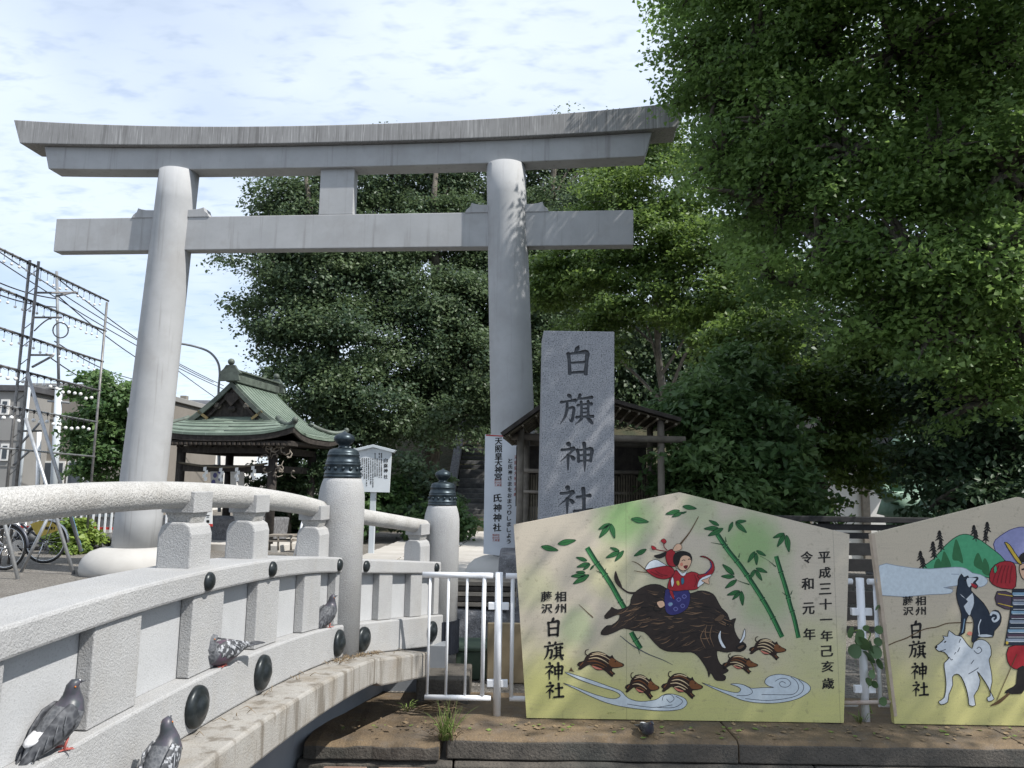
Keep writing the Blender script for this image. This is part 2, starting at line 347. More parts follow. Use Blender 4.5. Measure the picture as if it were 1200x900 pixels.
# kerb ledge: top stones, under course, brown blocks
led = thing('stone_kerb', None, None, (0, 4.9, 0), kind='structure')
def kerb_stone(x0, x1, y0, y1, z0, z1, m, name, tilt=0.0, jag=.0, n=10):
    b = MB(); rs = []
    for i in range(n+1):
        x = x0+(x1-x0)*i/n; j = random.uniform(-jag, jag); j2 = random.uniform(-jag, jag)*.6
        rs.append([(x, y0+j, z0), (x, y1, z0), (x, y1, z1), (x, y0+.03+j, z1-tilt+j2), (x, y0+j, z1-.018-tilt+j2)])
    b.rings([[Vector(p) for p in r] for r in rs], smooth=False)
    o = b.build(name, [m, 'kerb'], led, bevel=.008)
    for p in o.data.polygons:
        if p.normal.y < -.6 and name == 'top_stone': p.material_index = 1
    return o
kerb_stone(-1.13, -.372, 4.50, 5.5, -.118, -.004, 'ledge', 'top_stone', .025, .010)
for x0, x1 in ((-.335, 1.30), (1.306, 2.92), (2.926, 4.6), (4.606, 6.3)):
    kerb_stone(x0, x1, 4.535, 5.5, -.118, 0, 'ledge', 'top_stone', .0, .005, 14)
for x0, x1 in ((-1.16, -.30), (-.29, 1.72), (1.73, 3.6), (3.61, 6.3)):
    kerb_stone(x0, x1, 4.505, 5.4, -.24, -.125, 'kerb', 'under_stone', .0, .006, 12)
for x0, x1, y0, y1 in ((-1.0, -.76, 4.08, 4.46), (-.70, -.44, 4.10, 4.46), (1.06, 1.36, 4.10, 4.46)):
    kerb_stone(x0, x1, y0, y1, -.26, -.135, 'brick', 'brown_block', .0, .003, 3)

# ================================================================== TORII
TC, TY = Vector((-2.84, 11.85, 0)), R_(-5.0)
tu = Vector((math.cos(TY), math.sin(TY), 0)); tn = Vector((-tu.y, tu.x, 0))
def TL(x, y, z): return TC+tu*x+tn*y+Vector((0, 0, z))
torii = thing('torii_gate', 'tall grey concrete torii gate with upswept streaked top beam', 'torii', TC)
def beam(name, x, y, zb, zt, m, n=32, slant=0.0, bevel=.02):
    """beam along the gate; x half length, slant = extra length at the top"""
    b = MB(); rs = []
    for i in range(n+1):
        k = -1+2*i/n; xb, xt = k*x, k*(x+slant)
        rs.append([TL(xb, -y, zb(xb)), TL(xb, y, zb(xb)), TL(xt, y, zt(xt)), TL(xt, -y, zt(xt))])
    return b.rings(rs, 0, True, False).build(name, m, torii, bevel=bevel)
up = lambda a, x, L, p=2.4: a*(abs(x)/L)**p
beam('top_beam', 5.34, .27, lambda x: 6.772+up(.115, x, 5.35), lambda x: 7.066+up(.235, x, 5.5, 2.2), 'kasagi', 40, .15, .012)
beam('under_beam', 4.87, .17, lambda x: 6.402+up(.075, x, 4.88), lambda x: 6.768+up(.10, x, 5.0, 2.4), 'torii', 40, .11, .012)
beam('tie_beam', 4.69, .105, lambda x: 5.085, lambda x: 5.642, 'torii', 6, 0, .012)
b = MB(); b.hexa([TL(-.28, -.095, 5.644), TL(.28, -.095, 5.644), TL(.28, .095, 5.644), TL(-.28, .095, 5.644)], [TL(-.28, -.095, 6.41), TL(.28, -.095, 6.41), TL(.28, .095, 6.41), TL(-.28, .095, 6.41)])
b.build('centre_strut', 'torii', torii, bevel=.01)
for sx in (-1, 1):
    b = MB(); prof = []
    pts = []
    for i in range(13):
        k = i/12; z = .34+k*6.08; xc = sx*(2.95-.25*k); r = .342-.034*k
        pts.append([TL(xc+r*math.cos(a), r*math.sin(a), z) for a in [2*math.pi*j/40 for j in range(40)]])
    b.rings(pts).build('pillar', 'torii', torii)
    MB().lathe([(.735, -.03), (.755, .06), (.75, .14), (.71, .24), (.62, .325), (.50, .372), (.40, .385), (.2, .388)], TL(sx*2.95, 0, 0), 44).build('pillar_foot', 'foot', torii)
    for s2 in (-1, 1):
        xc = sx*2.735
        prof = [(xc+s2*.25, 5.63), (xc+s2*.66, 5.63), (xc+s2*.63, 5.685), (xc+s2*.575, 5.73), (xc+s2*.555, 5.795), (xc+s2*.50, 5.775), (xc+s2*.42, 5.76), (xc+s2*.25, 5.755)]
        MB().extrude([TL(x, -.118, z) for x, z in prof], tn*.236).build('wedge', 'torii', torii, bevel=.006)

# ================================================================== BRIDGE PARAPET
bridge = thing('stone_bridge', 'pale granite bridge parapet with round rail, black studs and finial posts', 'bridge', (-1.2, 2.9, .4))
P1 = Vector((-.972, 4.48, 0)); P2 = Vector((-.506, 5.80, 0)); D1 = Vector((.0995, .995, 0)); D2 = (P2-P1).normalized()
N1 = Vector((D1.y, -D1.x, 0)); N2 = Vector((D2.y, -D2.x, 0)); NM = (N1+N2); NM = NM/NM.dot(N1)*1.0
def base1(Y): return Vector((P1.x+(Y-P1.y)*.1, Y, 0))
def q(Y): return (Y-2.75)**2
L2 = (P2-P1).length
def path(a, b, n):   # stations: a..b in arc parameter, s<0 on segment one (metres before P1), s>0 on segment two
    out = []
    ss = [a+(b-a)*i/n for i in range(n+1)]
    if a < 0 < b and not any(abs(s) < 1e-6 for s in ss): ss = sorted(ss+[0.0])
    for s in ss:
        if abs(s) < 1e-6: out.append((P1, NM, 0.0))
        elif s < 0: out.append((P1+D1*s, N1, s))
        else: out.append((P1+D2*s, N2, s))
    return out
def zz_(s, top, k, s1, slope):   # height along the rail: parabola on segment one, straight fall beyond
    if s <= 0: return top-k*q(P1.y+s*.995)
    return top-k*q(P1.y)-slope*s
H_cop = lambda s: zz_(s, 1.087, .036, 0, .100)
H_low = lambda s: zz_(s, .725, .036, 0, .105)
H_slab = lambda s: zz_(s, .550, .036, 0, .135)
H_rail = lambda s: zz_(s, 1.350, .036, 0, .112)
def sweep(name, a, b, n, o0, o1, zb, zt, m, bevel=.008, parent=None):
    rs = []
    for p, nn, s in path(a, b, n):
        rs.append([p+nn*o0+Vector((0, 0, zb(s))), p+nn*o1+Vector((0, 0, zb(s))), p+nn*o1+Vector((0, 0, zt(s))), p+nn*o0+Vector((0, 0, zt(s)))])
    return MB().rings(rs, 0, True, False).build(name, m, parent or bridge, bevel=bevel)
S0 = -3.9; SP = -3.06-.0     # off-screen near end; matching near post at SP
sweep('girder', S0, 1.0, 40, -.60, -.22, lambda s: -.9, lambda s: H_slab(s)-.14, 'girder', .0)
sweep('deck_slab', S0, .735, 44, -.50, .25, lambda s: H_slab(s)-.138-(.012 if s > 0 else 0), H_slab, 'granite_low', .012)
sweep('lower_beam', S0, 1.37, 40, -.17, .078, lambda s: H_slab(s)+.003, H_low, 'granite', .008)
sweep('panel', S0, 1.37, 40, -.12, 0, lambda s: H_low(s)+.001, lambda s: H_cop(s)-.083, 'render_wall', .0)
for a, b_ in ((SP+.10, -.12), (.11, 1.28), (S0, SP-.1)):
    sweep('coping', a, b_, 26, -.20, .062, lambda s: H_cop(s)-.082, H_cop, 'granite', .010)
for Ye in (1.66, 2.22, 2.76, 3.29, 3.83, 4.30):
    a = (Ye-P1.y)/.995; sweep('pilaster', a, min(a+.23, -.02), 3, .001, .047, lambda s: H_low(s)+.002, lambda s: H_cop(s)-.0835, 'granite', .004)
for a in (.05, .40, .83, 1.20):
    sweep('pilaster', a, a+(.17 if a > .1 else .10), 2, .001, .047, lambda s: H_low(s)+.002, lambda s: H_cop(s)-.0835, 'granite', .004)
RO = -.085
for a, b_ in ((SP+.1, -.10), (.10, 1.30), (S0, SP-.1)):
    pts = [p+nn*RO+Vector((0, 0, H_rail(s))) for p, nn, s in path(a, b_, 30) if abs(s) > 1e-6]
    MB().tube(pts, [.0485]*len(pts), 24).build('hand_rail', 'granite_rail', bridge)
def rail_block(s):
    p, nn, d = ((P1+D1*s, N1, D1) if s < 0 else (P1+D2*s, N2, D2)); c = p+nn*RO; zc = H_cop(s); zr = H_rail(s)
    e = MB(); zt = zr-.098; w, l = .066, .078     # half across, half along
    prof = [(-w, zc-.012), (w, zc-.012), (w, zt-.045), (w-.010, zt-.016), (w-.032, zt), (-w+.032, zt), (-w+.010, zt-.016), (-w, zt-.045)]
    e.extrude([c-d*l+nn*x+Vector((0, 0, z)) for x, z in prof], d*2*l)
    e.build('rail_block', 'granite', bridge, bevel=.007)
    e = MB(); sl = .036
    e.hexa([c-d*.05-nn*.04+Vector((0, 0, zt-.006)), c-d*.05+nn*.04+Vector((0, 0, zt-.006)), c+d*.05+nn*.04+Vector((0, 0, zt-.006)), c+d*.05-nn*.04+Vector((0, 0, zt-.006))],
           [c-d*.058-nn*.055+Vector((0, 0, zt+sl)), c-d*.058+nn*.055+Vector((0, 0, zt+sl)), c+d*.058+nn*.055+Vector((0, 0, zt+sl)), c+d*.058-nn*.055+Vector((0, 0, zt+sl))])
    e.build('block_neck', 'granite_rail', bridge, bevel=.004)
    e = MB(); prof = [(-.063, 0), (.063, 0), (.063, .078), (.047, .078)]+[(.0487*math.cos(t), .062-.0487*math.sin(t)+.016) for t in [math.pi*i/10 for i in range(1, 10)]]+[(-.047, .078), (-.063, .078)]
    e.extrude([c-d*.07+nn*x+Vector((0, 0, zt+sl-.002+z)) for x, z in prof], d*.14)
    e.build('rail_saddle', 'granite', bridge, bevel=.003)
for s in (-1.57, -1.03, -.20, .185, 1.175, -2.9): rail_block(s)
def bolt(p, nn, r, big):
    if big: prof = [(r, -.002), (r*1.0, .010), (r*.95, .018), (r*.80, .024), (r*.60, .026), (r*.55, .027), (r*.46, .034), (r*.28, .040), (r*.06, .042)]
    else: prof = [(r, -.002), (r*.97, .007), (r*.78, .014), (r*.4, .019), (r*.06, .020)]
    MB().lathe(prof, p, 24, axis=nn).build('stud', 'bolt', bridge)
for s in (-1.66, -1.10, -.185): bolt(P1+D1*s+N1*.062+Vector((0, 0, H_cop(s)-.041)), N1, .034, False)
for s in (.20, 1.19): bolt(P1+D2*s+N2*.062+Vector((0, 0, H_cop(s)-.041)), N2, .034, False)
for s in (-1.73, -1.19, -.20): bolt(P1+D1*s+N1*.078+Vector((0, 0, (H_low(s)+H_slab(s))/2)), N1, .070, True)
for s in (.165, 1.10): bolt(P1+D2*s+N2*.078+Vector((0, 0, (H_low(s)+H_slab(s))/2)), N2, .070, True)
def post(p, zb, zt):
    o = MB().lathe([(.132, zb), (.132, zt-.16), (.130, zt-.10), (.124, zt-.06), (.114, zt-.025), (.106, zt-.004), (.09, zt)], p, 40).build('post', 'granite', bridge)
    f = MB(); z = zt
    f.lathe([(.104, z+.000), (.108, z+.004), (.108, z+.012), (.103, z+.016), (.107, z+.022), (.107, z+.030), (.101, z+.035), (.099, z+.070), (.102, z+.073), (.102, z+.080), (.098, z+.084),
             (.100, z+.088), (.100, z+.094), (.095, z+.098), (.090, z+.126), (.093, z+.129), (.092, z+.135), (.088, z+.138), (.089, z+.142), (.087, z+.148), (.080, z+.160), (.062, z+.168), (.036, z+.173),
             (.030, z+.180), (.033, z+.190), (.048, z+.202), (.059, z+.218), (.060, z+.230), (.052, z+.245), (.034, z+.256), (.014, z+.263), (.003, z+.272)], p, 40)
    f.build('finial', 'iron', o)
    g = MB()
    for i in range(14):
        a = 2*math.pi*i/14; g.ball(p+Vector((.100*math.cos(a), .100*math.sin(a), z+.053)), .0115, 8)
    g.build('finial_rivets', 'iron', o)
post(P1, .30, 1.434); post(P2, .0, 1.253); post(P1+D1*SP, .30, 1.434)
b = MB(); n = 26     # fluted sleeve at the foot of the last post
b.rings([[P2+Vector((r*math.cos(2*math.pi*j/52), r*math.sin(2*math.pi*j/52), z)) for j in range(52) for r in ((.150 if j % 2 else .138),)] for z in (.20, .43)], smooth=False)
b.build('post_sleeve', 'sleeve', bridge)

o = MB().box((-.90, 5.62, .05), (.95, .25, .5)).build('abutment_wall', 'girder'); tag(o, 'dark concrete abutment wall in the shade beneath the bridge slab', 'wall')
# abutment block beside the slab end
o = MB().box((-.42, 5.42, .07), (.34, .45, .17)).build('concrete_block', 'kerb', bevel=.01); tag(o, 'low stained concrete block behind the white fence at bridge end', 'block')

# ================================================================== STONE MONUMENT
mon = thing('stone_monument', 'tall speckled grey granite pillar carved with four large characters', 'monument', (.7, 8.25, 0))
MY = 8.0
b = MB(); b.hexa([(.300, MY, .62), (1.070, MY, .62), (1.070, MY+.55, .62), (.300, MY+.55, .62)], [(.327, MY, 3.045), (1.078, MY, 3.045), (1.078, MY+.55, 3.045), (.327, MY+.55, 3.045)])
b.build('shaft', 'monument', mon, bevel=.008)
b = MB(); b.hexa([(-.14, 7.72, .0), (1.52, 7.72, 0), (1.52, 8.85, 0), (-.14, 8.85, 0)], [(-.10, 7.76, .72), (1.48, 7.76, .72), (1.48, 8.8, .72), (-.10, 8.8, .72)]); b.build('pedestal', 'rough_stone', mon, bevel=.03)

# ================================================================== BRUSH LETTERING
STR = {}
NE = [[(22, 3, 9), (27, 8, 10), (31, 15, 3)], [(5, 27, 7), (22, 25, 6), (42, 21, 9), (36, 30, 6), (22, 47, 5), (3, 66, 2)], [(24, 44, 8), (24, 70, 6), (24, 97, 4)], [(29, 46, 3), (36, 52, 8), (42, 60, 9)]]
STR['白'] = [[(53, 0, 4), (49, 9, 11), (40, 22, 4)], [(20, 24, 10), (23, 50, 8), (25, 95, 9)], [(22, 27, 6), (50, 23, 7), (79, 21, 11), (78, 50, 9), (75, 96, 9)], [(27, 57, 6), (50, 55, 6), (73, 54, 7)], [(26, 90, 6), (50, 88, 7), (75, 87, 7)]]
STR['旗'] = [[(24, 2, 7), (29, 7, 9), (33, 14, 3)], [(2, 26, 7), (22, 23, 5), (47, 19, 8)], [(21, 26, 6), (20, 50, 7), (14, 74, 6), (1, 95, 2)], [(22, 47, 5), (40, 44, 7), (39, 68, 7), (34, 88, 7), (27, 81, 2)],
    [(60, 1, 8), (55, 13, 6), (46, 26, 2)], [(56, 15, 5), (76, 13, 6), (97, 10, 8)], [(52, 36, 6), (72, 33, 5), (96, 31, 8)], [(63, 24, 7), (64, 48, 6), (64, 72, 7)], [(84, 22, 7), (84, 48, 6), (84, 72, 7)],
    [(65, 47, 4), (82, 46, 5)], [(65, 60, 4), (82, 59, 5)], [(48, 75, 7), (74, 73, 6), (100, 72, 8)], [(66, 78, 7), (57, 88, 5), (46, 97, 2)], [(80, 77, 4), (89, 85, 9), (97, 96, 6)]]
STR['神'] = NE+[[(52, 25, 8), (54, 45, 7), (55, 70, 7)], [(54, 28, 5), (72, 26, 6), (93, 24, 9), (92, 48, 7), (90, 68, 7)], [(55, 46, 5), (72, 45, 5), (90, 44, 6)], [(55, 66, 5), (72, 65, 5), (90, 64, 6)], [(71, 1, 9), (73, 30, 8), (73, 70, 7), (73, 101, 3)]]
STR['社'] = NE+[[(52, 40, 7), (72, 37, 6), (93, 34, 9)], [(71, 7, 9), (73, 40, 8), (73, 88, 8)], [(44, 91, 8), (70, 88, 7), (99, 86, 10)]]
def brush(b, fn, strokes, m=0, wk=1.0):
    """fn(u,v)->world, u right, v down in 0..100"""
    for st in strokes:
        P = spline([Vector((x, y, w)) for x, y, w in st], 5); L = []; Rr = []
        for i, p in enumerate(P):
            a = P[max(i-1, 0)]; c = P[min(i+1, len(P)-1)]; t = Vector((c.x-a.x, c.y-a.y)).normalized() if (c-a).length > 0 else Vector((1, 0)); n = Vector((-t.y, t.x)); w = max(p.z, 1)*.5*wk
            L.append((p.x+n.x*w, p.y+n.y*w)); Rr.append((p.x-n.x*w, p.y-n.y*w))
        t0 = Vector((P[0].x-P[1].x, P[0].y-P[1].y)).normalized()*P[0].z*.4; t1 = Vector((P[-1].x-P[-2].x, P[-1].y-P[-2].y)).normalized()*P[-1].z*.4
        pts = [fn(P[0].x+t0.x, P[0].y+t0.y)]+[fn(*x) for x in L]+[fn(P[-1].x+t1.x, P[-1].y+t1.y)]+[fn(*x) for x in reversed(Rr)]
        k = len(L); n = len(pts)
        fs = [(0, 1, n-1)]+[(1+i, 2+i, n-2-i, n-1-i) for i in range(k-1)]+[(k, k+1, k+2)]
        b.add(pts, fs, m)
shaft = [o for o in mon.children if o.name.startswith('shaft')][0]
cut = MB()
for ch, (cx, cy, w, h) in zip('白旗神社', ((677, 423, 37, 35), (676, 480, 39, 36), (676, 535, 40, 33), (675, 586, 40, 33))):
    for st in STR[ch]:     # each stroke a V-shaped chisel groove
        P = spline([onY(cx-w/2+w*x/100, cy-h/2+h*y/100, MY)+Vector((0, 0, 0)) for x, y, k in st], 4); W_ = spline([Vector((k, 0, 0)) for x, y, k in st], 4); rs = []
        P = [P[0]+(P[0]-P[1]).normalized()*.012]+P+[P[-1]+(P[-1]-P[-2]).normalized()*.010]; W_ = [W_[0]*.45]+W_+[W_[-1]*.45]
        for i, p in enumerate(P):
            t_ = (P[min(i+1, len(P)-1)]-P[max(i-1, 0)]).normalized(); nn = Vector((-t_.z, 0, t_.x)); hw = max(W_[i].x, 2.0)*w/100/900*8*.5*1.5
            f_ = Vector((p.x, MY, p.z)); dp = min(.024, hw*1.1); rs.append([f_+nn*hw*1.15+Vector((0, -.012, 0)), f_+nn*hw*.5+Vector((0, dp, 0)), f_-nn*hw*.5+Vector((0, dp, 0)), f_-nn*hw*1.15+Vector((0, -.012, 0))])
        cut.rings(rs, 0, True, False)
co = cut.build('cutter', 'engrave'); shaft.data.materials.append(M['engrave'])
bo = shaft.modifiers.new('carve', 'BOOLEAN'); bo.operation = 'DIFFERENCE'; bo.object = co; bo.solver = 'EXACT'; bo.use_self = True; bo.material_mode = 'TRANSFER'
bpy.context.view_layer.update(); dg_ = bpy.context.evaluated_depsgraph_get(); me_ = bpy.data.meshes.new_from_object(shaft.evaluated_get(dg_)); shaft.modifiers.clear(); shaft.data = me_
bpy.data.objects.remove(co)

FONTS = {}
def glyph(ch):
    if ch in FONTS: return FONTS[ch]
    c = bpy.data.curves.new('glyph', 'FONT'); c.body = ch; c.resolution_u = 3; c.offset = .013
    o = bpy.data.objects.new('glyph', c); COL.objects.link(o); bpy.context.view_layer.update()
    me = o.evaluated_get(bpy.context.evaluated_depsgraph_get()).to_mesh()
    vs = [(v.co.x, v.co.y) for v in me.vertices]; fs = [tuple(p.vertices) for p in me.polygons]
    bpy.data.objects.remove(o); bpy.data.curves.remove(c)
    xs = [v[0] for v in vs]; ys = [v[1] for v in vs]
    FONTS[ch] = ([((x-min(xs))/(max(xs)-min(xs)+1e-9)*100, (max(ys)-y)/(max(ys)-min(ys)+1e-9)*100) for x, y in vs], fs, (max(xs)-min(xs))/(max(ys)-min(ys)+1e-9))
    return FONTS[ch]
def letter(b, ch, cx, cy, w, h, fn, m=0, slant=-.05):
    """flat printed character; fn maps photo-plane (px,py) to the sheet"""
    vs, fs, asp = glyph(ch)
    if asp > 2.2: h = max(w/asp, w*.12)
    if asp < .5: w = h*asp
    for k in (-.5, .5):
        b.add([fn(cx+(u/100-.5)*w+k*w*.035, cy+(v/100-.5)*h+slant*(u/100-.5)*w)+Vector((0, k*.0004, 0)) for u, v in vs], fs, m)

# ================================================================== WHITE GUARD FENCE
FY = 4.965
fence = thing('guard_fence', 'low white tubular guard fence along the kerb behind painted boards', 'fence', (0, FY, 0))
def fbar(name, a, b_, r, n=12): return MB().tube([a, b_], r, n).build(name, 'white', fence)
for x, z in ((-.062, .862), (2.215, .862), (4.5, .862)):
    fbar('fence_post', (x, FY, -.01), (x, FY, z), .0245, 18)
    for s in (-1, 1):
        for zz in (.655, .19): MB().box((x+s*.042, FY, zz), (.045, .03, .045)).build('bracket', 'white', fence, bevel=.004)
for x0, x1 in ((-.545, -.10), (-.02, 2.165), (2.265, 4.45)):
    fbar('top_rail', (x0, FY, .84), (x1, FY, .84), .0185); fbar('bottom_rail', (x0+.035, FY, .10), (x1, FY, .10), .0165)
    n = max(1, round((x1-x0-.1)/.1195)) if x0 > -.3 else 4
    for i in range(n):
        x = (-.155, -.262, -.380, -.496)[i] if x0 < -.3 else x0+.045+i*.1195
        if x > x1-.015 and x0 > -.3: continue
        fbar('baluster', (x, FY, .10), (x, FY, .84), .0135 if (i == 0) else .0085, 10)
o = MB().tube([(2.06, 4.925, .115), (2.46, 4.925, .13)], .013, 10).build('metal_pipe', 'pipe'); tag(o, 'thin weathered pipe lying across the gap between the two boards', 'pipe')

# clutter seen through the fence
def solid(name, label, cat, c, sz, m, bevel=.008, rot=None):
    o = MB().box(c, sz, rot).build(name, m, bevel=bevel); return tag(o, label, cat)
o = MB().hexa([(-.62, 6.5, -.01), (.05, 6.45, -.01), (.08, 7.0, -.01), (-.6, 7.0, -.01)], [(-.55, 6.55, .40), (-.02, 6.52, .36), (.02, 6.95, .37), (-.52, 6.96, .4)]).build('rough_stone', 'rough_stone', bevel=.04)
tag(o, 'rough grey stone block behind the white fence', 'stone')
st = thing('plank_stack', 'stack of brown planks lying on the rough grey stone', 'planks', (-.25, 6.7, .4))
for i in range(5): MB().box((-.24+random.uniform(-.02, .02), 6.72, .425+i*.042), (.62, .34, .034), Euler((0, 0, random.uniform(-.04, .04))).to_matrix()).build('plank', 'darkwood' if i % 2 else 'greywood', st, bevel=.003)
bx = thing('green_box', 'dark green box with flat lid behind white fence', 'box', (-.46, 5.95, 0))
MB().box((-.30, 6.0, .10), (.42, .36, .2)).build('box_body', 'greenbox', bx, bevel=.012); MB().box((-.30, 6.0, .215), (.45, .39, .028)).build('lid', 'greenbox', bx, bevel=.008)
solid('cream_panel', 'cream board standing behind the fence beside the large painted board', 'panel', (.02, 5.75, .21), (.34, .03, .42), 'cream')

# ================================================================== SHELTER behind the monument
hut = thing('wooden_shelter', 'small timber shelter with bark roof and split bamboo wall', 'shelter', (1.0, 10.2, 0))
RZ = Vector((.70, 9.35, 2.63)); Lf = onY(589, 511, 9.2); Rf = onY(798, 494, 9.6)
back = Vector((.12, 1.7, .0))
def slope_panel(name, a, c, th, m):
    n = (c-a).cross(back).normalized(); n = n if n.z > 0 else -n
    b = MB(); b.hexa([a, c, c+back, a+back], [a+n*th, c+n*th, c+back+n*th, a+back+n*th]); return b.build(name, m, hut, bevel=.004)
ridge = Vector((.70, 9.25, 2.60)); R0, L0 = ridge, Lf
ridR = Vector((ridge.x, 9.45, ridge.z))
slope_panel('roof', ridge, L0, .05, 'darkwood'); slope_panel('roof', ridR, Rf, .05, 'darkwood')
MB().tube([ridge+Vector((0, -.05, .06)), ridge+back+Vector((0, .1, .06))], .05, 10).build('ridge_pole', 'greywood', hut)
def lay(a, c, n_, r, m, name, along):
    for i in range(n_):
        k = (i+.5)/n_
        if along: p0 = a+back*k; p1 = c+back*k
        else: p0 = a.lerp(c, k); p1 = p0+back
        off = Vector((0, 0, -.022 if along else -.05))
        MB().tube([p0+off, p1+off], r, 6).build(name, m, hut)
lay(ridge, L0, 9, .014, 'bamboo_tan', 'rafter', True); lay(ridR, Rf, 9, .014, 'bamboo_tan', 'rafter', True)
lay(ridge, L0, 5, .012, 'bamboo_tan', 'batten', False); lay(ridR, Rf, 12, .016, 'bamboo_tan', 'batten', False)
zR = 2.02
for x, y, zt in ((.12, 9.6, 2.12), (1.90, 9.75, 2.28), (.22, 10.8, 2.15), (1.98, 10.95, 2.28)): MB().tube([(x, y, 0), (x, y, zt)], .045, 10).build('post', 'greywood', hut)
for y in (9.62, 10.9): MB().tube([(.0, y, zR), (2.2, y+.1, zR)], .045, 10).build('beam', 'greywood', hut)
for z, r in ((1.62, .03), (1.33, .022), (.9, .022)): MB().tube([(.1, 10.75, z), (2.05, 10.85, z)], r, 8).build('wall_rail', 'greywood', hut)
for i in range(52):
    x = .15+i*.036; MB().tube([(x, 10.82, .05), (x, 10.82, 1.58+random.uniform(-.02, .02))], .0165, 5).build('bamboo_strip', 'bamboo_tan', hut)
MB().box((1.0, 10.95, 1.55), (1.85, .03, .85)).build('back_board', 'darkwood', hut)

# ================================================================== STONE STEPS
stp = thing('stone_steps', 'long flight of dark stone steps rising into the trees', 'steps', (0, 24, 0))
for i in range(24):
    z = i*.165; y = 23.9+i*.315
    MB().box((.15, y+.25, z+.06), (3.9+random.uniform(-.03, .03), .5, .21)).build('step', 'stone_wall', stp, bevel=.012)
for x in (-1.98, 2.28):
    b = MB(); b.extrude([(x-.14, 23.6, -.1), (x-.14, 24.0, .42), (x-.14, 31.6, 4.35), (x-.14, 31.6, 3.0), (x-.14, 24.8, -.1)], (.28, 0, 0)); b.build('side_stone', 'rough_stone', stp, bevel=.02)
# ================================================================== PAINTED VOTIVE BOARDS
PAINT = {'ink': '#14100f', 'boar': '#2c221d', 'fur': '#5d4836', 'fur2': '#86694f', 'fur3': '#120e0c', 'red': '#a3202a', 'dred': '#6f141c', 'white': '#dfe3e6', 'skin': '#dcb394', 'cheek': '#cf7f6b',
         'purple': '#33306b', 'lilac': '#6d6fa8', 'leaf': '#2c6a35', 'leafd': '#173f26', 'stalk': '#256b3a', 'stalkd': '#123d24', 'stalkl': '#4d9657', 'wave': '#c9d3d9', 'wave2': '#aebdc8', 'line': '#3d4450',
         'pig': '#7a4c2a', 'pigd': '#2b1a12', 'cream': '#d9c19a', 'hill': '#4c9f72', 'hilld': '#2d6a3f', 'mount': '#8d8fb8', 'navy': '#1e2a3a', 'dog': '#cdd3d8', 'dogs': '#8d97a5', 'gold': '#c9ab3d', 'plum': '#4b3b4b',
         'steel': '#7f9fb5', 'brown': '#5b452a', 'teal': '#2f6d86'}
for k, h in PAINT.items():
    c = hexc(h); M['p_'+k] = mat('paint_'+k, tuple(x*.92 for x in c), tuple(min(1, x*1.06+.004) for x in c), 40, .6)
PK = list(PAINT); PMATS = ['p_'+k for k in PK]
def ema_mat(name, top, bot, z0, z1, spots, seam=.73):
    t = NT(name); sp = t.n('ShaderNodeSeparateXYZ'); t.l(t.tc.outputs['Object'], sp.inputs[0])
    nz = t.noise(3.2, 4, .6); ad = t.n('ShaderNodeMath', operation='MULTIPLY_ADD'); t.l(nz, ad.inputs[0]); ad.inputs[1].default_value = .45; t.l(sp.outputs['Z'], ad.inputs[2])
    c = t.mix(t.ramp(ad.outputs[0], z0+.22, z1+.22), bot, top)
    for (x, z, r, col, am) in spots:
        d = t.n('ShaderNodeVectorMath', operation='DISTANCE'); t.l(t.tc.outputs['Object'], d.inputs[0]); d.inputs[1].default_value = (x, EY, z)
        nn = t.n('ShaderNodeMath', operation='MULTIPLY_ADD'); t.l(t.noise(5, 4, .6), nn.inputs[0]); nn.inputs[1].default_value = .16; t.l(d.outputs['Value'], nn.inputs[2])
        c = t.mix(t.ramp(nn.outputs[0], r+.08, r*.25+.08, 0, am), c, col)
    c = t.mix(t.ramp(t.noise(150, 2, .7), .48, .7, 0, .22), c, (.16, .14, .07))            # airbrush grain
    c = t.mix(t.ramp(t.noise(7, 5, .65, (1, 1, 11), .6), .50, .68, 0, .15), c, (.33, .27, .22))
    sm = t.n('ShaderNodeMath', operation='PINGPONG'); sp2 = t.n('ShaderNodeMath', operation='SUBTRACT'); t.l(sp.outputs['X'], sp2.inputs[0]); sp2.inputs[1].default_value = seam; t.l(sp2.outputs[0], sm.inputs[0]); sm.inputs[1].default_value = .65
    c = t.mix(t.ramp(sm.outputs[0], .0022, .0008, 0, .45), c, (.10, .08, .06))             # joint between the sheets
    c = t.mix(t.ramp(t.noise(26, 3, .6), .60, .72, 0, .30), c, (.20, .17, .11))   # faint wood grain
    return t.done(c, .5, 0, t.bump(t.noise(60, 3, .6, (1, 1, 5)), .25, .002), .35)
EY = 4.90
def art(px, py, lay=0): p = onY(px, py, EY-.0012-lay); return p
def ctr(px, py): p = onY(px, py, EY); return p.x, p.z
g1 = (.20, .40, .12); s = [(*ctr(735, 605), .27, g1, .8), (*ctr(880, 640), .30, g1, .75), (*ctr(675, 735), .16, g1, .4), (*ctr(900, 700), .26, g1, .5), (*ctr(715, 668), .22, (.62, .60, .30), .55), (*ctr(640, 800), .25, (.62, .60, .22), .4), (*ctr(790, 720), .5, (.52, .54, .27), .45), (*ctr(820, 600), .2, g1, .35), (*ctr(625, 690), .2, (.50, .52, .27), .5), (*ctr(960, 760), .3, (.52, .53, .24), .5)]
M['ema1'] = ema_mat('painted_board_face', (.60, .525, .415), (.60, .575, .235), .10, .62, s)
M['ema2'] = ema_mat('painted_board_face_two', (.57, .49, .375), (.58, .545, .225), .05, .72, [(*ctr(1130, 800), .4, (.62, .58, .24), .45)])
M['ema_edge'] = mat('board_edge', (.42, .34, .26), (.5, .41, .32), 20, .7)
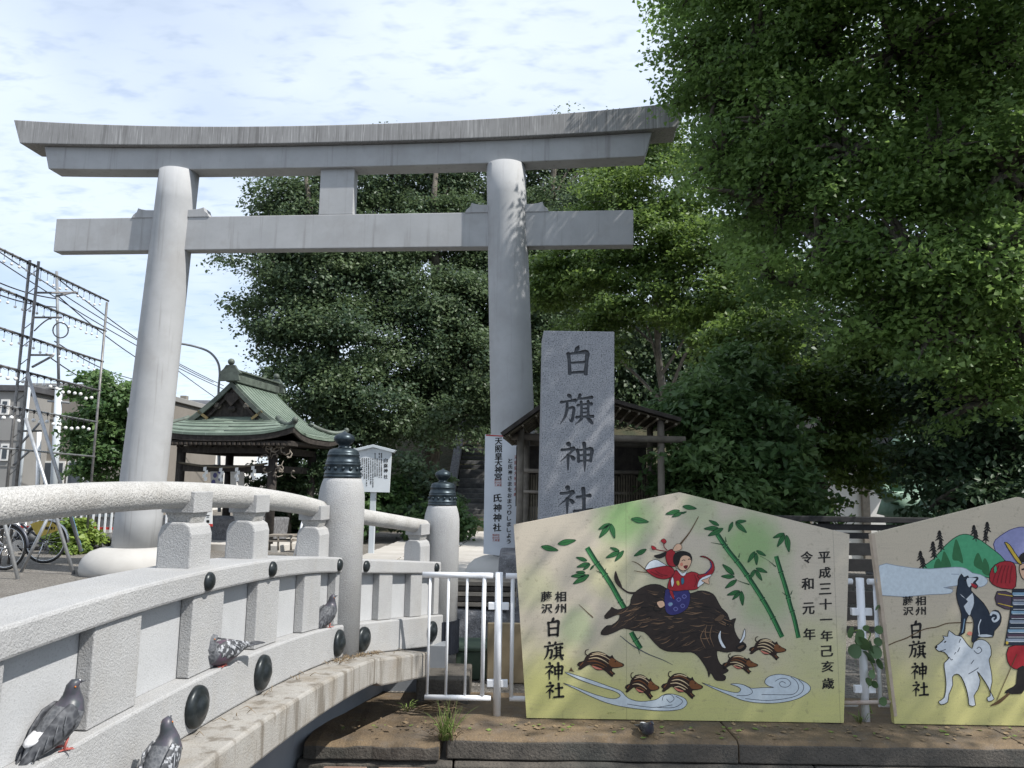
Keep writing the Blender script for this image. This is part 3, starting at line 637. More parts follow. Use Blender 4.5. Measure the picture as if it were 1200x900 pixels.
class Art:
    def __init__(s, base=0.0): s.b = MB(); s.k = base
    def z(s): s.k += .00003; return s.k
    def fill(s, col, pts, sm=3, line=None, lw=.7):
        P = [Vector((x, y, 0)) for x, y in pts]
        if sm: P = spline(P, sm, True)
        k = s.z(); s.b.flat([art(p.x, p.y, k) for p in P], PK.index(col))
        if line: s.stroke(line, [(p.x, p.y) for p in P]+[(P[0].x, P[0].y)], lw, 0)
        return s
    def stroke(s, col, pts, w, sm=4):
        n = len(pts); ws = w if isinstance(w, (list, tuple)) else [w]*n
        P = [Vector((x, y, ws[min(i, len(ws)-1)])) for i, (x, y) in enumerate(pts)]
        if sm and n > 2: P = spline(P, sm)
        k = s.z(); V = []
        for i, p in enumerate(P):
            a = P[max(i-1, 0)]; c = P[min(i+1, len(P)-1)]; t = Vector((c.x-a.x, c.y-a.y)); t = t.normalized() if t.length > 0 else Vector((1, 0)); h = max(p.z, .15)/2
            V += [art(p.x-t.y*h, p.y+t.x*h, k), art(p.x+t.y*h, p.y-t.x*h, k)]
        s.b.add(V, [(2*i, 2*i+1, 2*i+3, 2*i+2) for i in range(len(P)-1)], PK.index(col)); return s
    def leaf(s, x0, y0, x1, y1, w=.17, col='leaf'):
        s.k = .0005; dx, dy = x1-x0, y1-y0; nx, ny = -dy*w, dx*w
        s.fill(col, [(x0, y0), (x0+dx*.35+nx, y0+dy*.35+ny), (x0+dx*.7+nx*.7, y0+dy*.7+ny*.7), (x1, y1), (x0+dx*.7-nx*.7, y0+dy*.7-ny*.7), (x0+dx*.35-nx, y0+dy*.35-ny)], 3, 'leafd', .7)
        return s.stroke('leafd', [(x0, y0), (x1, y1)], .6, 0)
    def done(s, name, parent): return s.b.build(name, PMATS, parent, weld=False)
ZA = lambda l: [(700+x/5.4545, 600+y/5.4545) for x, y in l]
ZB = lambda l: [(600+x/6, 700+y/6) for x, y in l]
ZC = lambda l: [(800+x/6, 700+y/6) for x, y in l]
ZD = lambda l: [(600+x/6, 570+y/6) for x, y in l]
ZE = lambda l: [(800+x/6, 570+y/6) for x, y in l]
ZG = lambda l: [(980+x/5.4545, 560+y/5.4545) for x, y in l]
ZH = lambda l: [(980+x/5.4545, 700+y/5.4545) for x, y in l]
ZK = lambda l: [(1100+x/3.6, 600+y/3.6) for x, y in l]
def board(name, label, px, m):
    pts = [onY(x, y, EY) for x, y in px]
    for p in pts:
        if p.z < .06: p.z = .006
    t = thing(name, label, 'painted board', (sum(p.x for p in pts)/len(pts), EY, 0))
    MB().extrude(pts, (0, .036, 0), 0).build('board_panel', m, t, bevel=.0)
    return t
ema = board('painted_board', 'large five-sided board painted with boar, rider, piglets and bamboo', [(602, 615), (797, 577), (995.5, 626), (988.5, 840), (617, 840)], 'ema1')
def bamboo(parent, line, w, nodes, tips=()):
    a = Art(.0001); a.stroke('stalk', line, w, 5); P = spline([Vector((x, y, 0)) for x, y in line], 8); n = len(P)
    off = w*.22
    a.stroke('stalkl', [(p.x-off*.8, p.y+off*.5) for p in P[1:-1]], w*.14, 0); a.stroke('stalkd', [(p.x+off*1.3, p.y-off*.7) for p in P[1:-1]], w*.3, 0)
    for k in nodes:
        p = P[int(k*(n-1))]; c = P[min(int(k*(n-1))+1, n-1)]; t = Vector((c.x-p.x, c.y-p.y)).normalized()
        a.stroke('stalkd', [(p.x-t.y*w*.62, p.y+t.x*w*.62), (p.x+t.x*w*.15, p.y+t.y*w*.15), (p.x+t.y*w*.62, p.y-t.x*w*.62)], w*.22, 3)
        a.stroke('stalkl', [(p.x-t.y*w*.5+t.x*1.2, p.y+t.x*w*.5+t.y*1.2), (p.x+t.y*w*.4+t.x*1.2, p.y-t.x*w*.4+t.y*1.2)], w*.1, 0)
    for tp in tips: a.stroke('stalkd', tp, [1.4, .4], 3)
    return a.done('painted_bamboo', parent)
bamboo(ema, ZD([(528, 430), (590, 530), (640, 600), (700, 695), (750, 785), (800, 870), (850, 960), (870, 1000)]), 6.0, (.17, .33, .62), [ZD([(650, 600), (662, 575)]), ZD([(632, 610), (590, 592)])])
bamboo(ema, ZB([(838, 245), (868, 300), (905, 360)]), 6.0, (.5,), [ZB([(885, 345), (898, 400)]), ZB([(890, 290), (908, 268)])])
bamboo(ema, ZE([(243, 335), (320, 450), (400, 550), (480, 665), (560, 790), (625, 905), (700, 1060)]), 5.6, (.13, .30, .45, .68, .86), [ZE([(290, 410), (200, 395)]), ZE([(470, 690), (385, 660), (340, 615)]), ZE([(395, 500), (400, 470)]), ZE([(305, 390), (300, 355)])])
bamboo(ema, ZE([(657, 490), (690, 600), (730, 730), (755, 830), (785, 930), (815, 1065)]), 5.2, (.2, .5, .72), [ZE([(655, 565), (600, 520), (545, 490)]), ZE([(735, 770), (700, 745)]), ZE([(760, 760), (772, 730)])])
a = Art(.0005)
for f, l in ((ZD, [(205, 422, 325, 450), (322, 405, 450, 378), (690, 262, 608, 302), (690, 265, 615, 360), (695, 262, 722, 365), (838, 228, 962, 250), (755, 455, 690, 430), (755, 460, 660, 502), (785, 452, 725, 525), (945, 442, 858, 490),
                  (528, 522, 450, 498), (545, 540, 455, 568), (550, 545, 500, 588), (575, 555, 550, 586), (515, 605, 450, 602), (520, 622, 415, 632), (542, 622, 430, 685), (1180, 170, 1080, 195), (1200, 182, 1125, 215)]),
             (ZE, [(255, 275, 185, 238), (250, 292, 150, 298), (285, 295, 178, 348), (352, 250, 322, 320), (372, 250, 448, 243), (372, 255, 450, 325), (715, 330, 635, 362), (718, 338, 665, 425), (730, 342, 748, 462), (508, 458, 458, 535), (518, 452, 585, 488),
                   (516, 468, 520, 552), (362, 620, 280, 548), (365, 635, 270, 632), (380, 658, 298, 716), (508, 585, 470, 655), (515, 575, 595, 605), (512, 588, 558, 662), (402, 735, 312, 765), (404, 742, 350, 797), (412, 735, 422, 838), (0, 140, 98, 156), (-10, 190, 28, 178)])):
    for x0, y0, x1, y1 in l: (p,) = f([(x0, y0)]); (r_,) = f([(x1, y1)]); a.leaf(*p, *r_, .15)
a.done('painted_leaves', ema)
# boar
BO = ZA([(205, 600), (215, 560), (235, 520), (280, 485), (340, 463), (400, 466), (440, 488), (520, 515), (600, 520), (645, 505), (690, 505), (740, 525), (768, 568), (792, 612), (830, 650), (845, 690), (858, 690), (885, 680), (874, 715), (878, 760), (905, 812), (948, 845), (948, 872), (915, 893), (870, 890), (830, 897), (800, 893)])
BO += ZC([(240, 378), (246, 430), (262, 465), (292, 490), (322, 512), (304, 530), (282, 540), (302, 556), (296, 582), (258, 586), (228, 578), (206, 540), (192, 536), (184, 562), (176, 520), (150, 470), (105, 410), (60, 385), (0, 386)])
BO += ZA([(510, 893), (450, 890), (400, 868), (350, 818), (300, 766), (230, 758), (170, 742), (118, 764), (62, 785), (24, 782), (30, 758), (62, 726), (92, 724), (135, 690), (142, 655), (104, 664), (60, 682), (46, 664), (84, 622), (94, 608), (130, 625)])
b_ = Art(.0012); b_.stroke('boar', ZA([(250, 518), (200, 515), (160, 490), (135, 465)]), [3, 2.2, 2, 2]); b_.fill('boar', ZA([(138, 478), (116, 450), (108, 415), (118, 375), (132, 415), (150, 455), (160, 488)]), 3)
b_.fill('boar', BO, 2, 'ink', .8)
def inside(x, y, P):
    c = False; n = len(P)
    for i in range(n):
        x0, y0 = P[i]; x1, y1 = P[(i+1) % n]
        if (y0 > y) != (y1 > y) and x < (x1-x0)*(y-y0)/(y1-y0)+x0: c = not c
    return c
rg = random.Random(3)
KB = b_.k
for i in range(420):
    x, y = rg.uniform(715, 862), rg.uniform(685, 785)
    k = (x-738)/112; ang = math.pi-.50+.75*k-.012*(y-715)+.2*math.sin(x*.07+y*.04); ln = rg.uniform(7, 20); b_.k = KB+.00003*(i % 22)
    pts = [(x, y), (x+math.cos(ang)*ln*.5, y+math.sin(ang)*ln*.5), (x+math.cos(ang+.16)*ln, y+math.sin(ang+.16)*ln)]
    if all(inside(px, py, BO) for px, py in pts) and not (x > 838 and y > 745): b_.stroke(rg.choice(['fur', 'fur', 'fur2', 'fur3', 'fur3', 'boar']), pts, [.2, rg.uniform(.5, 1.1), .15], 3)
b_.k = KB+.0008
for l in ([(700, 720), (690, 780), (720, 850)], [(735, 720), (720, 790), (745, 860)], [(690, 740), (660, 800), (690, 870)]): b_.stroke('fur2', ZA(l), [.3, .9, .3])
b_.fill('fur', ZA([(745, 690), (790, 655), (815, 662), (800, 690), (780, 700)]), 3, 'ink', .6); b_.fill('fur3', ZA([(885, 860), (925, 840), (950, 850), (945, 876), (905, 888)]), 3); b_.fill('fur', ZA([(895, 868), (925, 850), (940, 856), (915, 876)]), 2)
b_.fill('white', ZA([(790, 755), (772, 790), (780, 830), (800, 865), (822, 868), (800, 830), (790, 795)]), 3, 'ink', .6); b_.fill('white', ZA([(942, 745), (946, 790), (925, 830), (908, 835), (925, 800)]), 3, 'ink', .6)
b_.fill('ink', ZA([(820, 715), (838, 708), (848, 722), (830, 732)]), 2); b_.fill('fur2', ZA([(828, 718), (836, 715), (838, 722)]), 0)
b_.done('painted_boar', ema)
r = Art(.0026)
r.stroke('brown', ZA([(528, 208), (590, 130), (648, 28)]), [2.2, 1.3, .7]); r.stroke('brown', ZA([(385, 380), (300, 385), (235, 375)]), [1.4, 1, .5]); r.stroke('brown', ZA([(320, 380), (260, 330), (220, 315)]), [1.2, .9, .4])
r.fill('purple', ZA([(450, 488), (580, 498), (588, 590), (545, 640), (480, 660), (440, 640), (428, 580), (430, 530)]), 3, 'ink', .7)
for x, y in ((465, 590), (520, 560), (500, 620), (555, 540), (545, 600), (480, 540)): r.stroke('lilac', ZA([(x-14, y), (x, y-12), (x+14, y), (x, y+12), (x-12, y+2)]), .9)
r.fill('steel', ZA([(455, 588), (475, 578), (482, 592), (462, 600)]), 2)
r.fill('red', ZA([(450, 490), (462, 430), (500, 372), (545, 402), (600, 382), (650, 398), (660, 440), (638, 492), (560, 500), (500, 505)]), 3, 'ink', .7)
r.fill('white', ZA([(305, 366), (330, 322), (372, 304), (412, 322), (445, 348), (390, 352), (340, 362)]), 3, 'ink', .7); r.fill('red', ZA([(312, 372), (345, 362), (400, 350), (455, 345), (492, 372), (480, 410), (440, 428), (390, 424), (345, 402)]), 3, 'ink', .7)
r.fill('red', ZA([(436, 268), (472, 238), (497, 258), (508, 330), (490, 350), (450, 335)]), 3, 'ink', .7); r.fill('ink', ZA([(360, 280), (400, 268), (440, 252), (436, 280), (395, 298)]), 3)
for t_ in ([(405, 185), (425, 170), (442, 188), (430, 202)], [(345, 215), (352, 240), (378, 238), (368, 222)]): r.fill('red', ZA(t_), 2, 'ink', .5)
r.stroke('dred', ZA([(425, 198), (428, 225), (448, 245)]), 1); r.stroke('dred', ZA([(372, 238), (400, 245), (445, 252)]), 1)
r.fill('red', ZA([(640, 405), (690, 392), (725, 360), (728, 325), (700, 296), (655, 284), (690, 284), (738, 318), (748, 370), (720, 408), (668, 430)]), 3, 'ink', .7); r.stroke('purple', ZA([(690, 395), (728, 352), (722, 318)]), 1.3)
r.fill('white', ZA([(655, 430), (712, 402), (728, 406), (680, 455), (640, 480)]), 3, 'ink', .5); r.fill('skin', ZA([(665, 438), (700, 425), (722, 412), (712, 436), (716, 462), (690, 452)]), 2, 'ink', .5)
r.fill('skin', ZA([(482, 245), (505, 205), (535, 208), (540, 235), (510, 250)]), 2, 'ink', .5)
r.fill('white', ZA([(500, 352), (545, 392), (575, 372), (560, 405), (535, 405)]), 2, 'ink', .4)
r.fill('skin', ZA([(505, 320), (520, 280), (560, 268), (598, 290), (600, 325), (580, 362), (548, 376), (520, 360)]), 3, 'ink', .7)
r.fill('ink', ZA([(488, 330), (485, 285), (505, 258), (545, 248), (590, 262), (606, 292), (602, 318), (590, 288), (560, 278), (535, 290), (525, 320), (512, 345)]), 3)
r.fill('cheek', ZA([(528, 332), (542, 322), (548, 340), (534, 346)]), 2); r.fill('dred', ZA([(552, 345), (578, 342), (570, 362), (558, 360)]), 2, 'ink', .4); r.stroke('ink', ZA([(540, 312), (552, 306), (562, 312)]), .8); r.stroke('ink', ZA([(580, 305), (588, 300), (597, 304)]), .8)
for l in ([(480, 400), (470, 440), (465, 485)], [(620, 400), (635, 440), (620, 480)], [(370, 372), (410, 400), (450, 405)], [(340, 380), (370, 395), (420, 415)]): r.stroke('dred', ZA(l), .9)
r.fill('white', ZA([(470, 440), (482, 415), (490, 450), (478, 480)]), 2, 'ink', .4); r.fill('teal', ZA([(535, 425), (552, 420), (555, 450), (540, 465)]), 2, 'ink', .4); r.fill('red', ZA([(460, 505), (480, 505), (494, 555), (480, 552)]), 2, 'ink', .5); r.fill('gold', ZA([(505, 445), (520, 440), (525, 465), (512, 468)]), 2)
r.fill('skin', ZA([(380, 575), (420, 566), (432, 598), (404, 614), (388, 600)]), 2, 'ink', .6); r.stroke('fur3', ZA([(372, 590), (360, 620), (380, 640)]), .9); r.stroke('fur3', ZA([(410, 615), (402, 632), (370, 628)]), .9)
r.done('painted_rider', ema)
PIG = [(535, 405), (560, 387), (610, 381), (650, 394), (680, 414), (697, 416), (705, 406), (717, 430), (752, 455), (786, 470), (781, 486), (742, 496), (706, 500), (703, 520), (727, 540), (712, 545), (706, 560), (690, 550), (664, 525), (640, 511), (600, 513), (570, 492), (545, 472), (510, 490), (482, 508), (464, 505), (476, 490), (459, 475), (475, 456), (505, 448), (516, 424)]
def piglet(x0, y0, x1, y1, fl=1, face='pig'):
    a = Art(.0012); f = lambda l: [(x0+(x-459)/328*(x1-x0), y0+(y-365)/198*(y1-y0)) for x, y in l]
    a.stroke('pigd', f([(532, 410), (516, 395), (520, 372), (540, 366)]), [1.6, 1.2, 1, .8]); a.fill('pigd', f(PIG), 2, 'ink', .7)
    a.fill(face, f([(690, 432), (716, 432), (752, 457), (784, 472), (778, 484), (738, 492), (700, 488), (680, 462)]), 2); a.fill('cheek' if face == 'pig' else face, f([(560, 480), (590, 505), (640, 508), (600, 492)]), 2)
    for l in ([(548, 412), (600, 400), (650, 415), (690, 440)], [(540, 432), (590, 424), (640, 440), (680, 468)], [(530, 452), (580, 448), (630, 464), (668, 488)], [(560, 478), (600, 474), (650, 496)], [(560, 398), (610, 390), (660, 404)]): a.stroke('cream' if rg.random() < .7 else 'pig', f(l), [.5, 1.2, 1.1, .4])
    a.fill('ink', f([(722, 448), (732, 446), (732, 456), (724, 456)]), 0); a.fill('ink', f([(776, 468), (788, 472), (780, 482)]), 0)
    a.stroke('pig', f([(690, 520), (710, 540)]), 1.0); a.stroke('pig', f([(500, 458), (480, 480)]), 1.0)
    return a.done('painted_piglet', ema)
piglet(676.5, 761, 731, 793.5); piglet(732.5, 788, 772.5, 820, face='pig'); piglet(775, 786.5, 823.5, 819.5); piglet(846.5, 766, 888, 790); piglet(878, 746, 921, 774)
w = Art(.0002)
WL = [(718, 806), (728, 810), (736, 818), (750, 822), (768, 820), (776, 815), (784, 813), (795, 815), (803, 819), (805, 825), (798, 831), (780, 833), (760, 832), (735, 829), (712, 824), (690, 815), (672, 806), (660, 800.5), (674, 805), (692, 812), (712, 818), (722, 818.5), (727, 815), (720, 810), (700, 804), (678, 796), (662, 787.5), (690, 796)]
w.fill('wave', WL, 3, 'line', .7)
for l in ([(776, 821), (778, 815), (786, 814), (790, 819), (785, 823), (781, 819)], [(792, 816), (800, 822), (790, 829), (770, 829)], [(735, 825), (765, 829), (788, 826)]): w.stroke('line', l, .7)
w.done('painted_wave', ema)
w = Art(.0002)
w.fill('wave', ZC([(135, 600), (220, 642), (340, 692), (430, 726), (550, 743), (680, 741), (800, 716), (880, 672), (899, 635), (870, 602), (820, 578), (760, 555), (690, 541), (630, 548), (590, 568), (578, 600), (606, 624), (640, 634), (560, 635), (495, 640), (470, 634), (430, 616), (380, 607), (335, 610), (380, 625), (408, 645), (398, 664), (370, 670), (300, 655), (220, 630)]), 3, 'line', .7)
for l in ([(725, 605), (700, 592), (680, 605), (695, 628), (735, 630), (760, 605), (735, 575), (690, 570), (650, 590)], [(760, 560), (800, 590), (815, 640), (780, 680), (700, 685), (555, 683)], [(815, 580), (850, 620), (835, 670), (760, 705), (600, 725), (440, 712)], [(430, 616), (475, 640), (490, 670), (450, 690), (380, 690)]): w.stroke('line', ZC(l), .7)
w.done('painted_wave', ema)
k = Art(.0002)
for l in ([(470, 50), (570, 142)], [(760, 270), (850, 340), (960, 400), (1060, 440), (1130, 475)], [(400, 520), (420, 500)]): k.stroke('line' if l[0][0] > 500 else 'brown', ZB(l), [.5, 1.2, .4][:len(l)] if len(l) < 4 else [.6, 1.2, 1, .8, .4])
k.fill('brown', ZB([(402, 518), (416, 490), (428, 516), (440, 524), (424, 522)]), 0); k.done('painted_motion_lines', ema)
def lettering(parent, big, small, extra=()):
    b = MB(); fn = lambda x, y: art(x, y, .0008)
    for ch, (cx, cy, w, h) in zip('白旗神社', big):
        f2 = lambda u, v, cx=cx, cy=cy, w=w, h=h: fn(cx-w/2+w*u/100, cy-h/2+h*v/100)
        o = MB(); brush(o, f2, STR[ch], 0, 1.55); o.build('written_character', 'black', parent, weld=False)
    for ch, cx, cy, w, h in list(small)+list(extra):
        o = MB(); letter(o, ch, cx, cy, w, h, fn); o.build('written_character', 'black', parent, weld=False)
lettering(ema, ((648.5, 735, 20, 23), (649, 763, 23, 22), (649.5, 786.5, 22, 21), (650, 809, 22, 20)), (('藤', 640.5, 699, 13, 12), ('沢', 641, 713, 13, 11), ('相', 657, 699, 13, 12), ('州', 657, 713, 13, 11)),
    [(c, 966+i*.55, y, 14, 13) for i, (c, y) in enumerate(zip('平成三十一年己亥歳', (653, 671, 690, 708, 726, 745, 763, 781, 801)))]+[(c, 945.5+i*1, y, 14, 14) for i, (c, y) in enumerate(zip('令和元年', (653, 684, 713, 743)))])

ema2 = board('painted_board', 'large five-sided board painted with two dogs, green hill and armoured figure', [(1021, 626), (1195, 582.5), (1372, 638), (1352, 842), (1048, 840)], 'ema2')
MB().extrude([onY(x, y, EY-.004) for x, y in ((1021, 626), (1025, 625.3), (1051.5, 839), (1048, 840))], (0, .038, 0)).build('edge_strip', 'ema_edge', ema2)
m_ = Art(.0002)
m_.fill('mount', ZG([(1005, 425), (1080, 350), (1150, 320), (1210, 318), (1320, 370), (1420, 470), (1400, 540), (1100, 540)]), 3, 'purple', .8)
m_.fill('hill', ZG([(550, 582), (620, 520), (700, 430), (770, 375), (830, 360), (900, 385), (980, 440), (1075, 525), (1060, 600), (985, 640), (850, 600), (760, 575)]), 3, 'stalkd', .9)
for l in ([(625, 580), (635, 530), (655, 515), (672, 545), (680, 578)], [(670, 575), (680, 490), (692, 470), (720, 520), (732, 572)], [(742, 520), (752, 430), (768, 392), (795, 460), (812, 545), (780, 530)], [(880, 560), (890, 500), (910, 480), (935, 540), (940, 590)], [(932, 600), (938, 530), (955, 515), (978, 570), (975, 625)]): m_.fill('hilld', ZG(l), 3)
m_.done('painted_hills', ema2)
for cx, cy, sc in ((538, 500, 1), (555, 545, 1), (618, 440, 1), (625, 480, .9), (660, 370, 1.1), (668, 430, 1), (880, 335, .95), (892, 365, .9), (965, 315, 1.05), (955, 375, .9)):
    m_ = Art(.0006)
    for j in range(3):
        y = cy-22+j*20; h = (12+6*j)*sc; m_.stroke('ink', ZG([(cx-h, y+13), (cx-h*.4, y+2), (cx, y-6), (cx+h*.4, y+2), (cx+h, y+13)]), [.8, 2.0, 2.6, 2.0, .8])
    m_.stroke('ink', ZG([(cx, cy-20), (cx+2, cy+42)]), 1.2); m_.done('painted_pine', ema2)
m_ = Art(.0009); m_.fill('wave', ZG([(275, 560), (380, 560), (480, 575), (600, 582), (760, 570), (830, 580), (870, 608), (920, 618), (962, 645), (962, 675), (925, 697), (880, 690), (820, 680), (760, 690), (690, 702), (740, 712), (730, 738), (600, 745), (290, 750)]), 2, 'dogs', .7)
m_.stroke('dogs', ZG([(735, 615), (785, 616)]), .8); m_.stroke('dogs', ZG([(685, 700), (755, 705)]), .8); m_.done('painted_mist', ema2)
m_ = Art(.0012); m_.stroke('brown', ZH([(330, 308), (380, 285), (450, 260), (560, 205), (640, 190), (720, 165), (870, 162)]), 1.2); m_.done('painted_ground_line', ema2)
d = Art(.0014)
d.fill('navy', ZG([(778, 680), (780, 650), (800, 614), (816, 636), (842, 626), (850, 640), (900, 634), (906, 648), (888, 668), (905, 690), (893, 708), (868, 694), (862, 720), (900, 760), (940, 800), (972, 850), (985, 880), (1000, 850), (1035, 850), (1055, 890), (1045, 940), (1010, 980), (1000, 1018), (920, 1018), (895, 1035), (868, 1052), (870, 1010), (880, 940), (868, 890), (845, 880), (826, 930), (820, 990), (780, 1008), (795, 980), (800, 870), (778, 800), (768, 740)]), 2, 'ink', .9)
d.fill('dog', ZG([(838, 640), (895, 642), (878, 662), (850, 700), (835, 670)]), 2); d.fill('red', ZG([(862, 672), (900, 690), (890, 704), (868, 692)]), 2); d.fill('dog', ZG([(790, 740), (830, 775), (870, 735), (880, 800), (862, 850), (850, 880), (815, 820), (842, 790)]), 2)
d.stroke('dog', ZG([(985, 880), (1000, 862), (1030, 870), (1035, 900), (1010, 918), (998, 900), (1012, 892)]), [2, 3, 3.2, 3, 2.4, 2, 1.4]); d.stroke('dog', ZG([(925, 905), (910, 950), (915, 1005)]), 1.2); d.stroke('steel', ZG([(820, 900), (812, 960), (805, 990)]), 1); d.fill('dog', ZG([(905, 1005), (960, 1000), (1000, 1012), (930, 1018)]), 2)
d.fill('ink', ZG([(815, 655), (826, 650), (828, 660)]), 0); d.done('painted_dark_dog', ema2)
d = Art(.0019)
d.fill('dog', ZH([(632, 318), (660, 295), (690, 265), (680, 245), (712, 250), (720, 212), (762, 242), (800, 250), (830, 290), (868, 328), (878, 290), (910, 270), (950, 275), (985, 310), (990, 370), (976, 400), (990, 470), (996, 540), (985, 600), (1010, 650), (972, 665), (965, 640), (985, 628), (975, 580), (930, 510), (900, 472), (920, 530), (905, 590), (880, 630), (890, 690), (850, 690), (845, 650), (830, 580), (800, 510), (770, 490), (742, 510), (745, 560), (720, 620), (712, 670), (670, 686), (655, 665), (690, 640), (702, 560), (695, 480), (690, 420), (720, 390), (690, 350), (655, 345)]), 2, 'ink', .9)
for l in ([(720, 380), (735, 400), (745, 395)], [(755, 365), (765, 350)], [(775, 350), (790, 320)], [(862, 425), (880, 400)], [(880, 340), (905, 360), (930, 340), (915, 318), (898, 328)], [(845, 490), (880, 470), (910, 450)], [(655, 345), (680, 340), (700, 332)], [(785, 290), (795, 265)]): d.stroke('line', ZH(l), .9)
d.fill('ink', ZH([(632, 312), (645, 308), (645, 322), (634, 324)]), 2); d.stroke('ink', ZH([(690, 288), (702, 282)]), 1.4); d.fill('cheek', ZH([(835, 235), (850, 218), (868, 225), (862, 245)]), 2); d.done('painted_white_dog', ema2)
d = Art(.0012); mir = lambda l: [(2*1206-x, y) for x, y in l]
def both(col, l, sm=2, line='ink'): P = ZK(l); d.fill(col, P, sm, line, .9); d.fill(col, list(reversed(mir(P))), sm, line, .9)
both('red', [(215, 290), (222, 240), (258, 212), (300, 208), (325, 230), (325, 315), (290, 325), (245, 315)]); both('red', [(295, 570), (375, 565), (375, 655), (320, 662), (290, 630)])
both('ink', [(335, 660), (372, 655), (368, 720), (350, 765), (280, 762), (300, 745), (328, 725)]); both('plum', [(247, 335), (318, 348), (316, 412), (245, 392)])
d.fill('navy', ZK([(312, 325), (450, 325), (470, 440), (485, 562), (277, 562), (300, 440)]), 0, 'ink', .9)
for i in range(11):
    y = 345+i*19.5; x0 = 312-max(0, (y-400))*.2; d.stroke(['steel', 'plum', 'dogs', 'navy'][i % 4], ZK([(x0, y), (765-x0, y)]), 3.2, 0); d.stroke('white', ZK([(x0+4, y+7), (761-x0, y+7)]), .6, 0)
d.fill('skin', ZK([(342, 225), (382, 215), (415, 225), (410, 275), (382, 292), (350, 275)]), 3, 'ink', .8); d.fill('ink', ZK([(335, 215), (345, 180), (382, 165), (420, 180), (428, 215), (382, 208)]), 3)
both('gold', [(278, 128), (300, 138), (322, 172), (345, 205), (350, 222), (332, 212), (308, 178)]); d.fill('ink', ZK([(348, 240), (362, 236), (364, 244), (350, 246)]), 0)
for i in range(5): d.stroke('dred', ZK([(228+i*18, 300), (240+i*16, 260), (255+i*14, 225)]), .8)
d.stroke('gold', ZK([(250, 345), (312, 355)]), 1); d.stroke('gold', ZK([(250, 385), (312, 400)]), 1); d.fill('hill', ZK([(232, 238), (242, 225), (246, 248), (236, 258)]), 2, 'ink', .5)
d.stroke('brown', ZK([(218, 818), (255, 800), (298, 765)]), [1, 4, 2.6]); d.stroke('brown', ZK([(245, 795), (330, 600)]), .8); d.fill('gold', ZK([(283, 548), (292, 545), (294, 556), (285, 558)]), 2)
d.done('painted_warrior', ema2)
lettering(ema2, ((1073.5, 738, 17, 22), (1075, 761.5, 20, 21), (1077, 786.5, 19, 20), (1078.5, 807.5, 19.5, 18)), (('藤', 1064, 704, 12, 11), ('沢', 1064.5, 716, 12, 10), ('相', 1079, 704, 12, 11), ('州', 1079, 716, 12, 10)))

# ================================================================== BANNER, NOTICE BOARD
BYp = 11.15
ban = thing('shrine_banner', 'tall white banner board with black and red characters leaning on torii pillar', 'banner', (-.2, BYp, 0))
bp = [onY(x, y, BYp) for x, y in ((568.5, 509), (608, 511), (603, 653), (566.5, 649))]
MB().extrude(bp, (0, .03, 0)).build('board_panel', 'banner', ban)
fb = lambda x, y: onY(x, y, BYp-.004)
def strip(l, w, m, name):
    b = MB()
    for (x0, y0), (x1, y1) in l:
        t = Vector((x1-x0, y1-y0)).normalized()*w/2; b.flat([fb(x0-t.y, y0+t.x), fb(x0+t.y, y0-t.x), fb(x1+t.y, y1-t.x), fb(x1-t.y, y1+t.x)])
    return b.build(name, m, ban, weld=False)
strip([((569.5, 510), (607, 512)), ((607.2, 512), (605, 560))], 1.4, 'red', 'red_border')
b = MB()
for ch, y in zip('天照皇大神宮', (517, 526, 534.5, 542.5, 550.5, 558.5)): letter(b, ch, 584.3-(y-517)*.01, y, 8.6, 8.2, fb)
for ch, y in zip('氏神神社', (583.5, 595, 606.5, 618)): letter(b, ch, 583-(y-583)*.015, y, 9.5, 9.5, fb)
for i, ch in enumerate('と氏神さまをおまつりしましょう'): letter(b, ch, 598-i*.14, 540+i*6.75, 4.8, 5.2, fb)
b.build('black_lettering', 'black', ban, weld=False)
b = MB()
for i, ch in enumerate('天照皇大神宮大麻'): letter(b, ch, 604.2-i*.08, 536+i*6.2, 3.0, 4.4, fb)
for x, y, n in ((583.6, 565.5, 3), (581.2, 630, 3)):
    for i in range(n):
        for j in range(n): letter(b, '神宮之印大麻社氏璽'[(i*n+j) % 9], x-3+i*3, y-3+j*3, 2.6, 2.6, fb)
b.build('red_seal', 'redtext', ban, weld=False)

nb = thing('notice_board', 'white peaked notice board with columns of small text on a post', 'notice board', (-2.8, 15.5, 0)); NY = 15.5
MB().extrude([onY(x, y, NY) for x, y in ((413, 527), (438, 525), (459, 529), (456, 577), (413, 576))], (0, .05, 0)).build('board_panel', 'board_white', nb)
MB().extrude([onY(x, y, NY-.06) for x, y in ((408, 527.5), (437, 520.8), (463.5, 527.5), (461, 530.5), (437, 524.2), (409, 531))], (0, .18, 0)).build('board_roof', 'board_grey', nb, bevel=.006)
MB().box((onY(437, 590, NY+.08).x, NY+.1, .75), (.11, .09, 1.5)).build('post', 'board_grey', nb, bevel=.006)
b = MB(); fn = lambda x, y: onY(x, y, NY-.005)
for ch, y in zip('白旗神社', (539.5, 545.5, 551.5, 558.5)): letter(b, ch, 452, y, 4.6, 4.8, fn)
rg = random.Random(5)
for i in range(13):
    x = 447-i*2.5; y = 531 if i in (0, 1, 3) else 537; ye = 571-rg.uniform(0, 16)
    while y < ye:
        h = rg.uniform(.7, 1.3); w_ = rg.uniform(.9, 1.5); b.flat([fn(x-w_/2, y), fn(x+w_/2, y), fn(x+w_/2, y+h), fn(x-w_/2, y+h)]); y += h+rg.choice((.35, .4, .5, 1.2))
b.build('text_columns', 'black', nb, weld=False)
